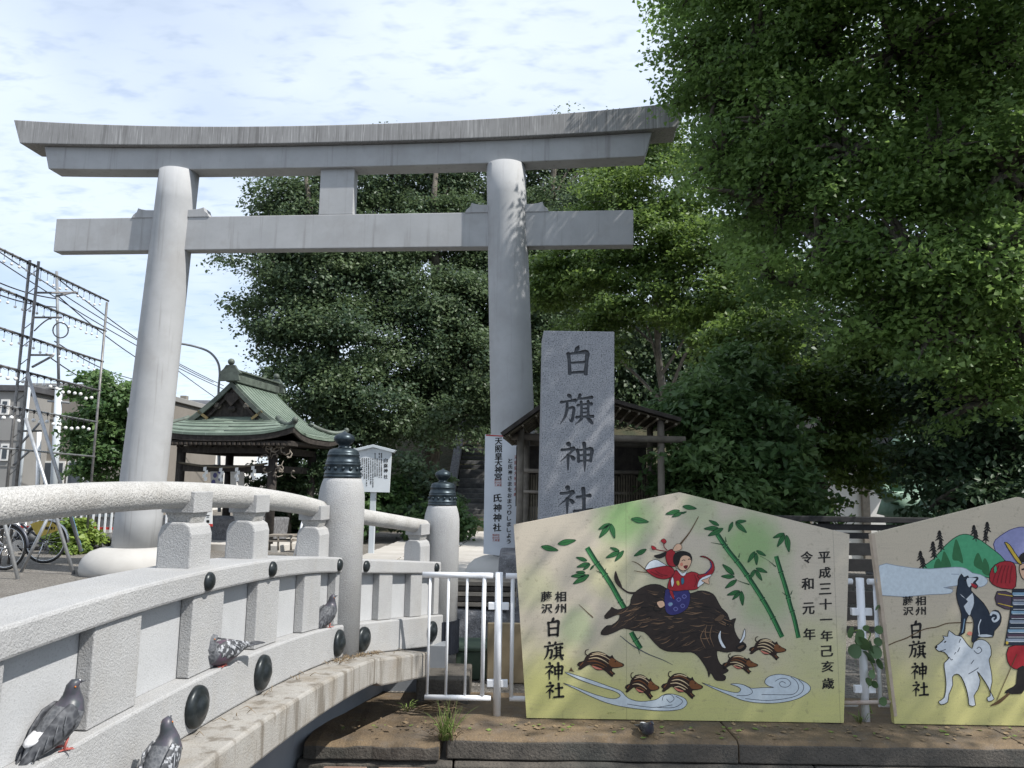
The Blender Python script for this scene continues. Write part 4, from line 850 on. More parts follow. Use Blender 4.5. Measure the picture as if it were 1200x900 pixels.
# ================================================================== PAVILION (purification basin house)
pv = thing('water_pavilion', 'small shrine pavilion with green copper hip-and-gable roof and dark carved brackets', 'pavilion', (-5.75, 17.6, 0))
PA = R_(-8.0); pu = Vector((math.cos(PA), math.sin(PA), 0)); pn = Vector((-pu.y, pu.x, 0)); PC = Vector((-5.95, 17.6, 0))
def PL(x, y, z): return PC+pu*x+pn*y+Vector((0, 0, z))
RW, RD, DG, ZE_, ZR_ = 1.68, 1.50, .62, 2.42, 3.62
def prof(t): return ZE_+(ZR_-ZE_)*(max(0, 1-t))**1.42
def roof_z(x, y, full):
    t = abs(x)/RW; e = RD-abs(y); m = prof(t)
    z = m if full else min(m, ZE_+.40*(max(0, e)/DG)**1.1)
    return z+.20*(t**3.2)*((abs(y)/RD)**3.2)
def roof_grid(name, xs, ys, full, m, th=.05):
    b = MB(); nx, ny = len(xs), len(ys)
    for s in (0, 1):
        b.add([PL(x, y, roof_z(x, y, full)-s*th) for y in ys for x in xs], [(j*nx+i, j*nx+i+1, (j+1)*nx+i+1, (j+1)*nx+i) if s == 0 else (j*nx+i, (j+1)*nx+i, (j+1)*nx+i+1, j*nx+i+1) for j in range(ny-1) for i in range(nx-1)], 0, True)
    n = nx*ny
    edge = [i for i in range(nx)]+[j*nx+nx-1 for j in range(1, ny)]+[(ny-1)*nx+i for i in range(nx-2, -1, -1)]+[j*nx for j in range(ny-2, 0, -1)]
    b.f += [(edge[i], edge[i]+n, edge[(i+1) % len(edge)]+n, edge[(i+1) % len(edge)]) for i in range(len(edge))]; b.m += [0]*len(edge); b.sm += [False]*len(edge)
    return b.build(name, m, pv)
lin = lambda a, c, n: [a+(c-a)*i/n for i in range(n+1)]
roof_grid('main_roof', lin(-RW, RW, 40), lin(-RD+DG-.12, RD-DG+.12, 12), True, 'copper')
roof_grid('front_skirt_roof', lin(-RW, RW, 40), lin(-RD, -RD+DG+.1, 8), False, 'copper'); roof_grid('back_skirt_roof', lin(-RW, RW, 40), lin(RD-DG-.1, RD, 8), False, 'copper')
b = MB()      # standing seams down the slopes
for i in range(17):
    y = -RD+.08+i*(2*RD-.16)/16; fl = abs(y) < RD-DG+.1
    for sx in (-1, 1):
        pts = [PL(sx*RW*t, y, roof_z(sx*RW*t, y, fl)+.008) for t in lin(.06, .995, 9)]; b.tube(pts, .011, 4)
tag(b.build('roof_seams', 'copper', pv), kind='stuff')
b = MB()      # courses of the front skirt
for e in (.12, .24, .36, .48, .60): b.tube([PL(x, -RD+e, roof_z(x, -RD+e, False)+.004) for x in lin(-RW*.97, RW*.97, 24)], .008, 4)
tag(b.build('roof_courses', 'copper_dark', pv), kind='stuff')
for sy in (-1, 1):
    y = sy*(RD-DG+.02); b = MB()
    top = [PL(x, y, roof_z(x, y, True)-.09) for x in lin(-1.22, 1.22, 24)]; bz = ZE_+.36
    b.extrude([p for p in top if p.z > bz]+[PL(1.12, y, bz), PL(-1.12, y, bz)], pn*(-sy*.06)); b.build('gable_wall', 'darkwood', pv)
    for s2, m in ((1, 'copper_dark'),):
        for k, (o, hh) in enumerate(((.0, .12), (.07, .07))):
            b = MB(); rs = []
            for x in lin(-1.30, 1.30, 36):
                z = roof_z(x, y, True)-.052-(.0 if k == 0 else .15); yy = y+sy*(.16-o)
                rs.append([PL(x*(1-k*.13), yy, z), PL(x*(1-k*.13), yy-sy*.05, z), PL(x*(1-k*.13), yy-sy*.05, z-hh), PL(x*(1-k*.13), yy, z-hh)])
            b.rings(rs, smooth=False).build('bargeboard', 'darkwood' if k else 'copper_dark', pv)
    for x, sgn in ((-.62, 1), (.62, -1)):
        MB().box(PL(x, y+sy*.15, roof_z(x, y, True)-.21), (.28, .02, .055), Euler((0, sgn*-.62*-1, PA)).to_matrix()).build('gilt_fitting', 'gilt', pv)
    b = MB(); b.extrude([PL(x, y+sy*.12, z) for x, z in ((-.13, 3.33), (.13, 3.33), (.17, 3.2), (.08, 3.12), (.0, 3.03), (-.08, 3.12), (-.17, 3.2))], pn*(-sy*.04)); b.build('gable_pendant', 'darkwood', pv)
    for x in (-.34, 0, .34): MB().ball(PL(x, y+sy*.06, 3.05 if x else 2.98), .09, 10, 0, (1, .4, .8)).build('carving', 'greywood' if x else 'darkwood', pv)
b = MB(); yr = RD-DG+.18
for w, z0, z1 in ((.13, ZR_-.06, ZR_+.10), (.10, ZR_+.10, ZR_+.17), (.15, ZR_+.17, ZR_+.21)): b.hexa([PL(-w, -yr, z0), PL(w, -yr, z0), PL(w, yr, z0), PL(-w, yr, z0)], [PL(-w, -yr, z1), PL(w, -yr, z1), PL(w, yr, z1), PL(-w, yr, z1)])
b.build('roof_ridge', 'copper_dark', pv, bevel=.012)
for sy in (-1, 1):
    o = MB().extrude([PL(x, sy*(yr+.02), z) for x, z in ((-.24, ZR_-.05), (.24, ZR_-.05), (.21, ZR_+.08), (.26, ZR_+.12), (.15, ZR_+.22), (.10, ZR_+.30), (-.10, ZR_+.30), (-.15, ZR_+.22), (-.26, ZR_+.12), (-.21, ZR_+.08))], pn*(sy*.08)).build('ridge_end_tile', 'copper_dark', pv, bevel=.01)
    MB().ball(PL(0, sy*(yr+.06), ZR_+.37), .075, 12).build('ridge_ball', 'copper_dark', o)
for sx in (-1, 1):
    for sy in (-1, 1):
        pts = []
        for k in lin(0, 1, 8):
            x = sx*(1.02+(RW-.98)*k*.98); y = sy*(RD-DG+(DG+.02)*k); pts.append(PL(x, y, roof_z(min(abs(x), RW)*sx, min(abs(y), RD)*sy, False)+.05))
        MB().tube(pts, [.055]*8+[.062], 8).build('hip_ridge', 'copper_dark', pv)
        MB().ball(pts[-1]+Vector((0, 0, .03)), .07, 8).build('hip_tile', 'copper_dark', pv)
def frame_ring(name, w, d, z0, z1, th, m, curve=0):
    for ax in (0, 1):
        for s in (-1, 1):
            b = MB(); rs = []
            for k in lin(-1, 1, 20):
                zc = curve*abs(k)**3.2
                f = (lambda o, z: PL(k*w, s*(d-o), z)) if ax == 0 else (lambda o, z: PL(s*(w-o), k*(d-th*1.01), z))
                rs.append([f(0, z0+zc), f(th, z0+zc), f(th, z1+zc), f(0, z1+zc)])
            b.rings(rs, smooth=False).build(name, m, pv)
frame_ring('eave_board', RW-.02, RD-.02, ZE_-.17, ZE_-.052, .05, 'darkwood', .19)
b = MB(); b.hexa([PL(-RW+.1, -RD+.1, ZE_-.20), PL(RW-.1, -RD+.1, ZE_-.20), PL(RW-.1, RD-.1, ZE_-.20), PL(-RW+.1, RD-.1, ZE_-.20)], [PL(-RW+.1, -RD+.1, ZE_-.15), PL(RW-.1, -RD+.1, ZE_-.15), PL(RW-.1, RD-.1, ZE_-.15), PL(-RW+.1, RD-.1, ZE_-.15)]); b.build('soffit', 'darkwood', pv)
for i in range(30):
    x = -RW+.12+i*(2*RW-.24)/29
    MB().box(PL(x, -RD+.22, ZE_-.225), (.045, .5, .05), Euler((0, 0, PA)).to_matrix()).build('rafter', 'darkwood', pv)
frame_ring('tie_beam', 1.12, 1.12, 2.02, 2.16, .14, 'darkwood'); frame_ring('lower_beam', 1.10, 1.10, 1.62, 1.76, .10, 'darkwood')
for sx in (-1, 1):
    for sy in (-1, 1):
        MB().tube([PL(sx*1.05, sy*1.05, .1), PL(sx*1.05, sy*1.05, 2.1)], .095, 14).build('column', 'darkwood', pv)
        MB().lathe([(.20, -.02), (.20, .06), (.13, .12)], PL(sx*1.05, sy*1.05, 0), 14).build('column_foot', 'rough_stone', pv)
rg = random.Random(9)
for i in range(7):
    for sy in (-1,):
        x = -1.05+i*.35; o = MB()
        for k in range(3): o.box(PL(x, sy*(1.12+k*.09), 2.16+k*.035), (.10+.06*k, .11, .06), Euler((0, 0, PA)).to_matrix())
        o.build('bracket', 'darkwood', pv); MB().box(PL(x, sy*1.40, 2.205), (.07, .05, .045), Euler((0, 0, PA)).to_matrix()).build('bracket_end', 'greywood', pv)
for i in range(22):     # carved corner cluster, pale against the dark eave
    a = rg.uniform(0, 6.28); c = PL(1.08+rg.uniform(-.10, .45), -1.12+rg.uniform(-.35, .10), 1.78+rg.uniform(-.22, .42))
    pts = [c+Vector((math.cos(a+k*.8)*.07*k*.5, 0.01*k, math.sin(a+k*.8)*.07*k*.5)) for k in range(5)]
    MB().tube(pts, [.022, .02, .017, .013, .006], 5).build('carved_cloud', 'greywood', pv)
MB().tube([PL(x, -1.20, 1.80-.09*math.sin((x+1)/2*math.pi)) for x in lin(-1, 1, 14)], .022, 8).build('straw_rope', 'bamboo_tan', pv)
for x in (-.38, -.02, .34, .70):
    b = MB(); z = 1.80-.09*math.sin((x+1)/2*math.pi)
    for k in range(4): c = PL(x+(.03 if k % 2 else -.01), -1.215-.004*k, z-.06-k*.07); b.extrude([c+pu*dx_+Vector((0, 0, dz_)) for dx_, dz_ in ((-.035, .04), (.035, .05), (.035, -.03), (-.035, -.04))], pn*-.003)
    b.build('paper_streamer', 'paper', pv)
b = MB(); b.hexa([PL(-.85, -.45, .0), PL(.75, -.45, 0), PL(.75, .5, 0), PL(-.85, .5, 0)], [PL(-.9, -.5, .62), PL(.8, -.5, .62), PL(.8, .55, .62), PL(-.9, .55, .62)]); b.build('water_basin', 'rough_stone', pv, bevel=.04)
b = MB(); b.hexa([PL(-1.45, -1.42, -.03), PL(1.45, -1.42, -.03), PL(1.45, 1.45, -.03), PL(-1.45, 1.45, -.03)], [PL(-1.45, -1.42, .13), PL(1.45, -1.42, .13), PL(1.45, 1.45, .13), PL(-1.45, 1.45, .13)]); b.build('plinth', 'paving', pv, bevel=.015)
def plate(name, label, cat, px, Y, th, m):
    o = MB().extrude([onY(x, y, Y) for x, y in px], (0, th, 0)).build(name, m); return tag(o, label, cat)
cl = thing('cloth_banner', 'white hanging cloth with blue pattern under pavilion roof', 'cloth banner', onY(254, 555, 17.2)); MB().extrude([onY(x, y, 17.2) for x, y in ((246.5, 546), (251, 544), (258, 545), (262, 547), (261, 578), (247, 578))], (0, .01, 0)).build('cloth', 'paper', cl)
b = MB()
for x, y in ((250, 549), (257, 552), (252, 557), (258, 561), (250, 565), (256, 570)): b.ball(onY(x, y, 17.185), .045, 8, 0, (1, .1, 1.3))
b.build('blue_pattern', 'p_lilac', cl)
plate('paper_notice', 'small white paper notice to the right of the blue patterned cloth', 'notice', ((270, 552), (277, 552), (277, 575), (270, 575)), 17.25, .01, 'paper')
plate('paper_notice', 'cream paper notice pinned furthest right inside the pavilion', 'notice', ((279, 551), (286, 551), (286, 575), (279, 575)), 17.3, .01, 'plaster')
stn = thing('wooden_stand', 'pale open wooden stand in front of the pavilion', 'stand', onZ(326, 643, .1)); Y = 15.0
def bar(parent, a, c, r, m, name, n=6): return MB().tube([a, c], r, n).build(name, m, parent)
for x in (314, 326, 341): bar(stn, onY(x, 628, Y), onY(x, 645, Y), .02, 'greywood', 'leg', 4)
for x in (316, 341): bar(stn, onY(x, 628, Y+.35), onY(x, 645, Y+.35), .02, 'greywood', 'leg', 4)
for y in (628, 634): MB().extrude([onY(x, yy, Y-.02) for x, yy in ((312, y-1), (343, y-1), (343, y+1), (312, y+1))], (0, .42, 0)).build('board', 'greywood', stn)
bar(None, onY(344, 655, 14.8), onY(360, 588, 14.9), .022, 'white', 'leaning_pole'); tag(bpy.context.scene.objects['leaning_pole'], 'white pole leaning between the pavilion stand and bridge post', 'pole')
sg = thing('small_sign', 'small white sign with red bottom edge beside the pavilion', 'sign', onY(244, 620, 14.6))
MB().extrude([onY(x, y, 14.6) for x, y in ((239, 598), (248.5, 598), (248.5, 616), (239, 616))], (0, .02, 0)).build('sign_panel', 'paper', sg); MB().extrude([onY(x, y, 14.595) for x, y in ((239, 614), (248.5, 614), (248.5, 617), (239, 617))], (0, .03, 0)).build('red_edge', 'red', sg)
b = MB(); fs = lambda x, y: onY(x, y, 14.596)
for x, y, w_, h in ((243.6, 604, 4, 1), (243.6, 606, 3, .8), (243.6, 611, 3.4, 3.2)): b.flat([fs(x-w_/2, y-h/2), fs(x+w_/2, y-h/2), fs(x+w_/2, y+h/2), fs(x-w_/2, y+h/2)])
b.build('sign_print', 'black', sg, weld=False); bar(sg, onY(244, 617, 14.62), onZ(244, 660, 0), .015, 'lamp', 'post')

# ================================================================== LIGHT FRAME (tubes strung with bulbs)
lf = thing('festival_light_frame', 'tall steel tube frame strung with rows of hanging light bulbs', 'light frame', (-8.3, 12.9, 0))
FX = -8.3; ya, yb, yc = 12.9, 15.35, 10.45
zs = [5.10, 4.47, 3.84, 3.24, 2.61, 1.92]
for y in (yc, ya, yb):
    zt = 5.14 if y != yb else 5.0
    for dxx in ((-.05, .06) if y != yb else (0,)): bar(lf, (FX+dxx, y+dxx*.6, 0), (FX+dxx, y+dxx*.6, zt), .024, 'dark_steel', 'upright', 8)
    if y != yb:
        for i in range(16): bar(lf, (FX-.05, y-.03, .2+i*.31), (FX+.06, y+.04, .35+i*.31), .008, 'dark_steel', 'lacing', 5)
for i, z in enumerate(zs):
    bar(lf, (FX, yc-.5, z), (FX, yb+.05, z-.06), .021 if i < 4 else .017, 'dark_steel' if i < 4 else 'steel', 'cross_tube', 8)
b = MB(); g = MB(); rg = random.Random(4)
for i, z in enumerate(zs[:5]):
    n = 26; prev = None
    for k in range(n):
        y = yc-.3+k*(yb-yc+.2)/n; zz = z-.06*(y-yc)/(yb-yc); h = .06 if i not in (3, 4) else .12
        c = Vector((FX+.02, y, zz-.02)); b.tube([c+Vector((0, 0, .03)), c-Vector((0, 0, .035))], .014, 5)
        ln = rg.uniform(.10, .17); g0 = c-Vector((0, 0, ln)); b.tube([c-Vector((0, 0, .03)), g0], .004, 4); g.ball(g0-Vector((0, 0, .03)), .034 if i > 2 else .026, 8)
        if prev is not None: b.tube([prev, (prev+c)/2-Vector((0, 0, .03)), c], .005, 4)
        prev = c
tag(b.build('bulb_sockets', 'wire', lf), kind='stuff'); tag(g.build('light_bulbs', 'bulb', lf), kind='stuff')
bar(lf, onY(32, 437, 12.8), onY(95, 646, 13.2), .028, 'steel', 'brace', 8)
bar(lf, onY(-22, 500, 11.2), onY(25.5, 697, 11.2), .026, 'steel', 'brace', 8); bar(lf, onY(120, 470, 12.0), onY(22, 676, 12.2), .024, 'steel', 'brace', 8) if 0 else bar(lf, onY(56, 607, 12.0), onY(22, 676, 12.2), .024, 'steel', 'brace', 8)
bar(lf, onY(30, 490, 11.8), onY(89, 681, 11.9), .026, 'steel', 'brace', 8)
bar(lf, onY(150, 478, 15.6), onY(170, 560, 15.8), .03, 'steel', 'brace', 8)
for x0, y0, x1, y1 in ((42, 343, 91, 343), (66, 347, 88, 342), (40, 372, 72, 372), (36, 416, 60, 416), (38, 430, 62, 417), (22, 505, 48, 505), (20, 525, 46, 496), (16, 545, 35, 528)): bar(lf, onY(x0, y0, 13.0), onY(x1, y1, 13.6), .02, 'dark_steel', 'stay', 6)
MB().tube([onY(71+9*math.cos(t), 387+9*math.sin(t), 13.2) for t in lin(0, 6.28, 20)], .012, 5).build('ring_ornament', 'dark_steel', lf)
MB().tube([onY(40+(30)*t, 388-16*math.sin(t*1.9), 13.1) for t in lin(0, 1, 10)], .012, 5).build('curved_arm', 'dark_steel', lf)
up_ = thing('utility_pole', 'white painted utility pole behind the light frame', 'utility pole', onZ(61, 640, 0)); uy = 19.0
MB().tube([onY(61, 612, uy), onY(69, 455, uy)], .085, 14).build('lower_pole', 'board_grey', up_); bar(up_, onY(69, 460, uy), onY(66.5, 318, uy), .035, 'lamp', 'upper_pole', 8)
for y in (452, 470): bar(up_, onY(56, y, uy), onY(82, y+2, uy), .03, 'lamp', 'cross_arm', 6)
bar(up_, onY(43, 612, uy-2), onY(46, 505, uy-2), .045, 'white', 'side_pole', 8)

# street lamp, cables
sl = thing('street_lamp', 'grey curved-arm street lamp rising behind the pavilion roof', 'street lamp', (onY(256, 600, 27).x, 27, 0))
P = [onY(x, y, 27) for x, y in ((257, 600), (256.5, 520), (256, 460), (257.5, 438), (255, 424), (246, 413), (232, 407), (214, 403), (200, 402))]
MB().tube(spline(P, 5), [.055]*10+[.04]*31, 10).build('lamp_pole', 'lamp', sl); MB().ball(onY(192, 403, 27), .2, 10, 0, (1.3, .6, .45)).build('lamp_head', 'lamp', sl)
cb_ = thing('overhead_cables', 'thin dark overhead cables crossing the sky behind left torii pillar', 'cables', onY(150, 400, 27))
for (x0, y0, Y0), (x1, y1, Y1), sg_ in (((-40, 268, 19), (262, 452, 34), .5), ((-40, 280, 19), (262, 456, 34), .5), ((66, 325, 19), (250, 448, 34), .5), ((66, 345, 19), (200, 441, 30), .4), ((66, 350, 19), (-60, 300, 15), .3), ((66, 360, 19), (-60, 318, 15), .3), ((60, 420, 19), (170, 478, 30), .3), ((64, 400, 19), (160, 445, 30), .3), ((200, 428, 30), (340, 520, 40), .3)):
    a, c = onY(x0, y0, Y0), onY(x1, y1, Y1); MB().tube([a.lerp(c, t)-Vector((0, 0, sg_*4*t*(1-t)*.5)) for t in lin(0, 1, 12)], .016, 5).build('cable', 'wire', cb_)

# ================================================================== BUILDINGS AT LEFT
def building(name, label, x0, x1, Y, dep, ytop, m, roofm, wins=(), lines=0):
    a = onY(x0, ytop, Y); c = onY(x1, ytop, Y); h = (a.z+c.z)/2
    t = thing(name, label, 'building', ((a.x+c.x)/2, Y+dep/2, 0)); w = c.x-a.x; cx = (a.x+c.x)/2
    MB().box((cx, Y+dep/2, h/2-.1), (w, dep, h)).build('wall', m, t); MB().box((cx, Y+dep/2, h+.02), (w+.25, dep+.25, .22)).build('roof_edge', roofm, t, bevel=.02)
    for i in range(lines):
        z = h*(i+1)/(lines+1); MB().box((cx, Y-.012, z), (w, .03, .035)).build('wall_joint', 'siding2', t)
    for x, y, x2, y2 in wins:
        p, q_ = onY(x, y, Y-.03), onY(x2, y2, Y-.03); f = MB().box(((p.x+q_.x)/2, Y-.02, (p.z+q_.z)/2), (q_.x-p.x, .08, p.z-q_.z)).build('window', 'plaster', t)
        MB().box(((p.x+q_.x)/2, Y-.055, (p.z+q_.z)/2), ((q_.x-p.x)-.14, .03, (p.z-q_.z)-.14)).build('pane', 'glass', f)
    return t
building('factory_building', 'large grey-brown flat-roofed building behind the light frame', 34, 152, 29, 9, 454, 'siding', 'siding2', ((46, 540, 74, 572), (80, 540, 98, 572), (112, 470, 124, 492), (130, 470, 142, 492)), 3)
building('factory_building', 'darker grey wing of the flat-roofed building at the left edge', -90, 33, 27.5, 9, 455, 'siding2', 'rooftile', ((2, 468, 10, 486), (-14, 468, -6, 486), (2, 520, 10, 540)), 4)
building('white_house', 'white house with flat parapet between torii pillar and pavilion', 170, 222, 36, 6, 495, 'plaster', 'plaster', ((200, 505, 206, 522), (208, 530, 214, 545)), 1)
hb = thing('tiled_house', 'white house with dark tiled roof showing behind the pavilion roof', 'building', onY(225, 500, 42)); hx = onY(205, 485, 42); hx2 = onY(262, 485, 42)
MB().box(((hx.x+hx2.x)/2, 45, hx.z/2), (hx2.x-hx.x, 6, hx.z)).build('wall', 'plaster', hb)
b = MB(); e0, e1 = hx.x-.5, hx2.x+.5; zt = onY(225, 462, 42).z; b.extrude([(e0, 41.5, hx.z), (e0, 48.5, hx.z), (e0, 45, zt)], (e1-e0, 0, 0)); b.build('roof', 'rooftile', hb)
MB().box((onY(213, 470, 41).x, 41.3, onY(213, 473, 41).z), (.32, .32, .9)).build('chimney', 'siding', hb)

fb_ = [o for o in bpy.data.objects if o.name.startswith('factory_building')]
for o, xs in ((fb_[0], (104, 150)), (fb_[1], (24, -30))):
    for x in xs: p = onY(x, 560, 28.9 if o is fb_[0] else 27.4); MB().tube([(p.x, p.y, .1), (p.x, p.y, 4.9)], .05, 8).build('down_pipe', 'board_grey', o)
p = onY(92, 585, 28.6); MB().box((p.x, 28.5, .75), (.85, .32, .7)).build('air_conditioner', 'board_white', fb_[0], bevel=.03)

# ================================================================== BICYCLES
def make_bike(label, loc, rz, plate_on, kick=True):
    t = thing('bicycle', label, 'bicycle', loc, 'bicycles parked beside the light frame'); Rm = Euler((0, 0, rz)).to_matrix(); L = lambda x, z, y=0: Vector(loc)+Rm @ Vector((x, y, z))
    for x in (0, -1.06):
        r = .33
        wh = MB().tube([L(x+r*math.cos(a), r+.0+r*math.sin(a)) for a in lin(0, 2*math.pi, 36)], .019, 8, caps=False).build('wheel', 'tyre', t)
        MB().tube([L(x+.305*math.cos(a), r+.305*math.sin(a)) for a in lin(0, 2*math.pi, 36)], .010, 6, caps=False).build('rim', 'chrome', wh)
        b = MB()
        for i in range(18): a = 2*math.pi*i/18; b.tube([L(x+.03*math.cos(a+.8), r+.03*math.sin(a+.8), (-1)**i*.02), L(x+.305*math.cos(a), r+.305*math.sin(a))], .0022, 3)
        b.tube([L(x, r, -.05), L(x, r, .05)], .022, 8); b.build('spokes', 'chrome', wh)
        MB().tube([L(x+.37*math.cos(a), r+.37*math.sin(a)) for a in (lin(.0, 2.6, 16) if x == 0 else lin(.6, 2.9, 16))], .022, 6).build('mudguard', 'chrome' if plate_on else 'bike', t)
    fr = MB()
    for a, c in (((-.42, .28), (-.55, .86)), ((-.42, .28), (-.93, .62)), ((-.42, .28), (0, .33)), ((-.52, .70), (0, .33)), ((-.96, .55), (-.90, .90)), ((-1.06, .33), (-.96, .58)), ((-.53, .76), (-.92, .66))):
        fr.tube([L(*a), L(*c)], .017, 8)
    fr.build('bike_frame', 'bike' if plate_on else 'steel', t)
    MB().ball(L(-.56, .90), .12, 10, 0, (1.1, .75, .38), Rm).build('saddle', 'tyre', t)
    MB().tube([L(-.76, 1.02, .27), L(-.86, 1.05, .22), L(-.92, 1.0, .08), L(-.92, 1.0, -.08), L(-.86, 1.05, -.22), L(-.76, 1.02, -.27)], .013, 8).build('handlebar', 'chrome', t)
    b = MB()
    for y in (-.09, .09): b.tube([L(-.15, .72, y), L(.25, .70, y)], .008, 5); b.tube([L(.12, .70, y), L(0, .33, y*.6)], .007, 5)
    for x in lin(-.12, .22, 5): b.tube([L(x, .71, -.09), L(x, .71, .09)], .006, 5)
    b.build('rear_rack', 'chrome', t)
    MB().lathe([(.095, -.01), (.095, .01)], L(-.42, .28, -.05), 18, axis=Rm @ Vector((0, 1, 0))).build('chain_ring', 'chrome', t)
    b = MB(); b.tube([L(-.42, .28, -.07), L(-.30, .16, -.07)], .01, 6); b.box(L(-.30, .15, -.12), (.09, .08, .02), Rm); b.tube([L(-.42, .28, .07), L(-.54, .40, .07)], .01, 6); b.box(L(-.54, .41, .12), (.09, .08, .02), Rm); b.build('pedals', 'tyre', t)
    b = MB()
    for x in (-1.30, -1.0): b.tube([L(x, .74, -.14), L(x, .74, .14)], .006, 4); b.tube([L(x, .96, -.16), L(x, .96, .16)], .006, 4)
    for y in lin(-.16, .16, 7): b.tube([L(-1.32, .96, y), L(-1.30, .74, y*.85), L(-1.0, .74, y*.85), L(-.98, .96, y)], .005, 4)
    b.build('front_basket', 'dark_steel', t)
    if kick: MB().tube([L(.0, .33, -.06), L(-.06, .02, -.12)], .009, 6).build('kickstand', 'chrome', t)
    if plate_on:
        o = MB().extrude([L(x, z, -.055) for x, z in ((-.25, .64), (-.10, .70), (.10, .68), (.26, .56), (.12, .50), (-.04, .44), (-.14, .47))], Rm @ Vector((0, .006, 0))).build('yellow_plate', 'yellow', t)
        b = MB()
        for x, w_ in ((-.04, .05), (.02, .03), (.06, .04), (.11, .03), (.15, .02)): b.flat([L(x+dx_, .575+dz_, -.057) for dx_, dz_ in ((-w_/2, -.025), (w_/2, -.025), (w_/2, .025), (-w_/2, .025))])
        b.build('plate_print', 'black', o, weld=False)
    return t
g = onZ(51, 659, 0); make_bike('dark bicycle with a yellow plate over its rear wheel', (g.x, g.y, 0), R_(4), True)
g = onZ(4, 667, 0); make_bike('grey bicycle at the left edge with only its rear wheel in view', (g.x, g.y, 0), R_(-6), False)
bl = MB().tube([onY(84, 606, 15.2), onY(96, 646, 14.9)], .025, 8).build('blue_pipe', 'blue_pipe'); tag(bl, 'blue plastic pipe leaning in front of the green bush', 'pipe')

# stone wall and picket fence beyond the bush
sw = thing('stone_wall', 'low dark rubble stone wall between bush and left torii pillar', 'wall', onZ(120, 645, 0)); rg = random.Random(8)
a = onZ(96, 646, 0)
for r_i in range(2):
    x = a.x-1.6+rg.uniform(-.1, .1)
    while x < a.x+2.2:
        w_ = rg.uniform(.22, .42); z = .0+r_i*.16; b = MB()
        b.ball((x+w_/2, a.y+.35, z+.08), .09, 8, 0, (w_/.17, 1.4, .98)); b.build('stone', 'stone_wall', sw); x += w_+.012
MB().box((a.x+.3, a.y+.5, .16), (4.0, .2, .32)).build('mortar_core', 'rough_stone', sw)
pf = thing('picket_fence', 'white picket fence standing on the low rubble wall', 'fence', (a.x, a.y+.5, .34))
for i in range(30): MB().box((a.x-1.6+i*.125, a.y+.5, .55), (.035, .02, .42)).build('picket', 'white', pf)
for z in (.42, .68): MB().box((a.x+.25, a.y+.525, z), (3.9, .025, .05)).build('rail', 'red' if z < .5 else 'lamp', pf)

# ================================================================== RIGHT: dark fence, storehouse, statue
wf = thing('board_fence', 'black horizontal board fence behind the painted boards', 'fence', (4, 8.0, 0))
for i, z in enumerate((.18, .34, .50, .66, .82, .955, 1.04)): MB().box((4.3, 8.0+random.uniform(-.004, .004), z), (4.6, .022, .125 if i < 5 else .06)).build('fence_board', 'black_timber', wf, bevel=.003)
MB().box((4.3, 8.0, 1.12), (4.7, .13, .055)).build('cap_rail', 'black_timber', wf, bevel=.006)
for x in (2.1, 3.25, 4.4, 5.5, 6.5): MB().box((x, 8.06, .55), (.09, .09, 1.12)).build('fence_post', 'black_timber', wf)
sh = thing('storehouse', 'white-walled shrine storehouse with timber posts behind the maple leaves', 'building', (6.6, 16, 0))
MB().box((6.5, 17.5, 1.1), (3.4, 3, 2.2)).build('wall', 'plaster', sh)
for x in (5.0, 6.1, 7.3, 8.1): MB().box((x, 15.96, 1.1), (.14, .12, 2.2)).build('wall_post', 'greywood', sh)
b = MB(); b.extrude([(4.6, 15.5, 2.25), (8.4, 15.5, 2.25), (6.5, 15.5, 3.25)], (0, 4, 0)); b.build('roof', 'rooftile', sh)
for a, c in (((4.5, 2.2), (6.5, 3.3)), ((8.5, 2.2), (6.5, 3.3))):
    MB().extrude([(a[0], 15.4, a[1]), (c[0], 15.4, c[1]), (c[0], 15.4, c[1]+.14), (a[0], 15.4, a[1]+.14)], (0, .12, 0)).build('bargeboard', 'board_white', sh)
sv = thing('bronze_statue', 'green bronze statue of an armoured standing figure among leaves', 'statue', (6.75, 13.3, 0)); sx, sy = onY(1062, 600, 13.3).x, 13.3
def ring(cx, cy, cz, rx, ry, n=20, wob=0): return [Vector((cx+rx*(1+wob*math.sin(5*a))*math.cos(a), cy+ry*(1+wob*math.sin(5*a))*math.sin(a), cz)) for a in [2*math.pi*j/n for j in range(n)]]
b = MB(); b.rings([ring(sx, sy, z, rx, ry, 20, w_) for z, rx, ry, w_ in ((.70, .30, .22, .05), (1.0, .34, .25, .05), (1.03, .46, .34, .05), (1.32, .36, .28, .04), (1.36, .27, .21, 0), (1.55, .30, .22, 0), (1.78, .34, .24, 0), (1.90, .28, .2, 0), (1.96, .12, .12, 0), (2.02, .11, .11, 0), (2.10, .14, .15, 0), (2.22, .15, .16, 0), (2.32, .10, .11, 0), (2.36, .03, .03, 0))]); b.build('figure', 'bronze', sv)
for s_ in (-1, 1):
    MB().tube([(sx+s_*.33, sy, 1.80), (sx+s_*.50, sy-.05, 1.55), (sx+s_*.42, sy-.25, 1.32), (sx+s_*.2, sy-.36, 1.36)], [.12, .15, .11, .06], 12).build('arm', 'bronze', sv); MB().tube([(sx+s_*.15, sy, .8), (sx+s_*.17, sy-.03, .45), (sx+s_*.18, sy-.02, .08)], [.15, .12, .10], 12).build('leg', 'bronze', sv)
    for i in range(3): MB().box((sx+s_*.46, sy-.02, 1.82-i*.11), (.05, .34, .10), Euler((0, s_*.25, 0)).to_matrix()).build('shoulder_plate', 'bronze', sv, bevel=.01)
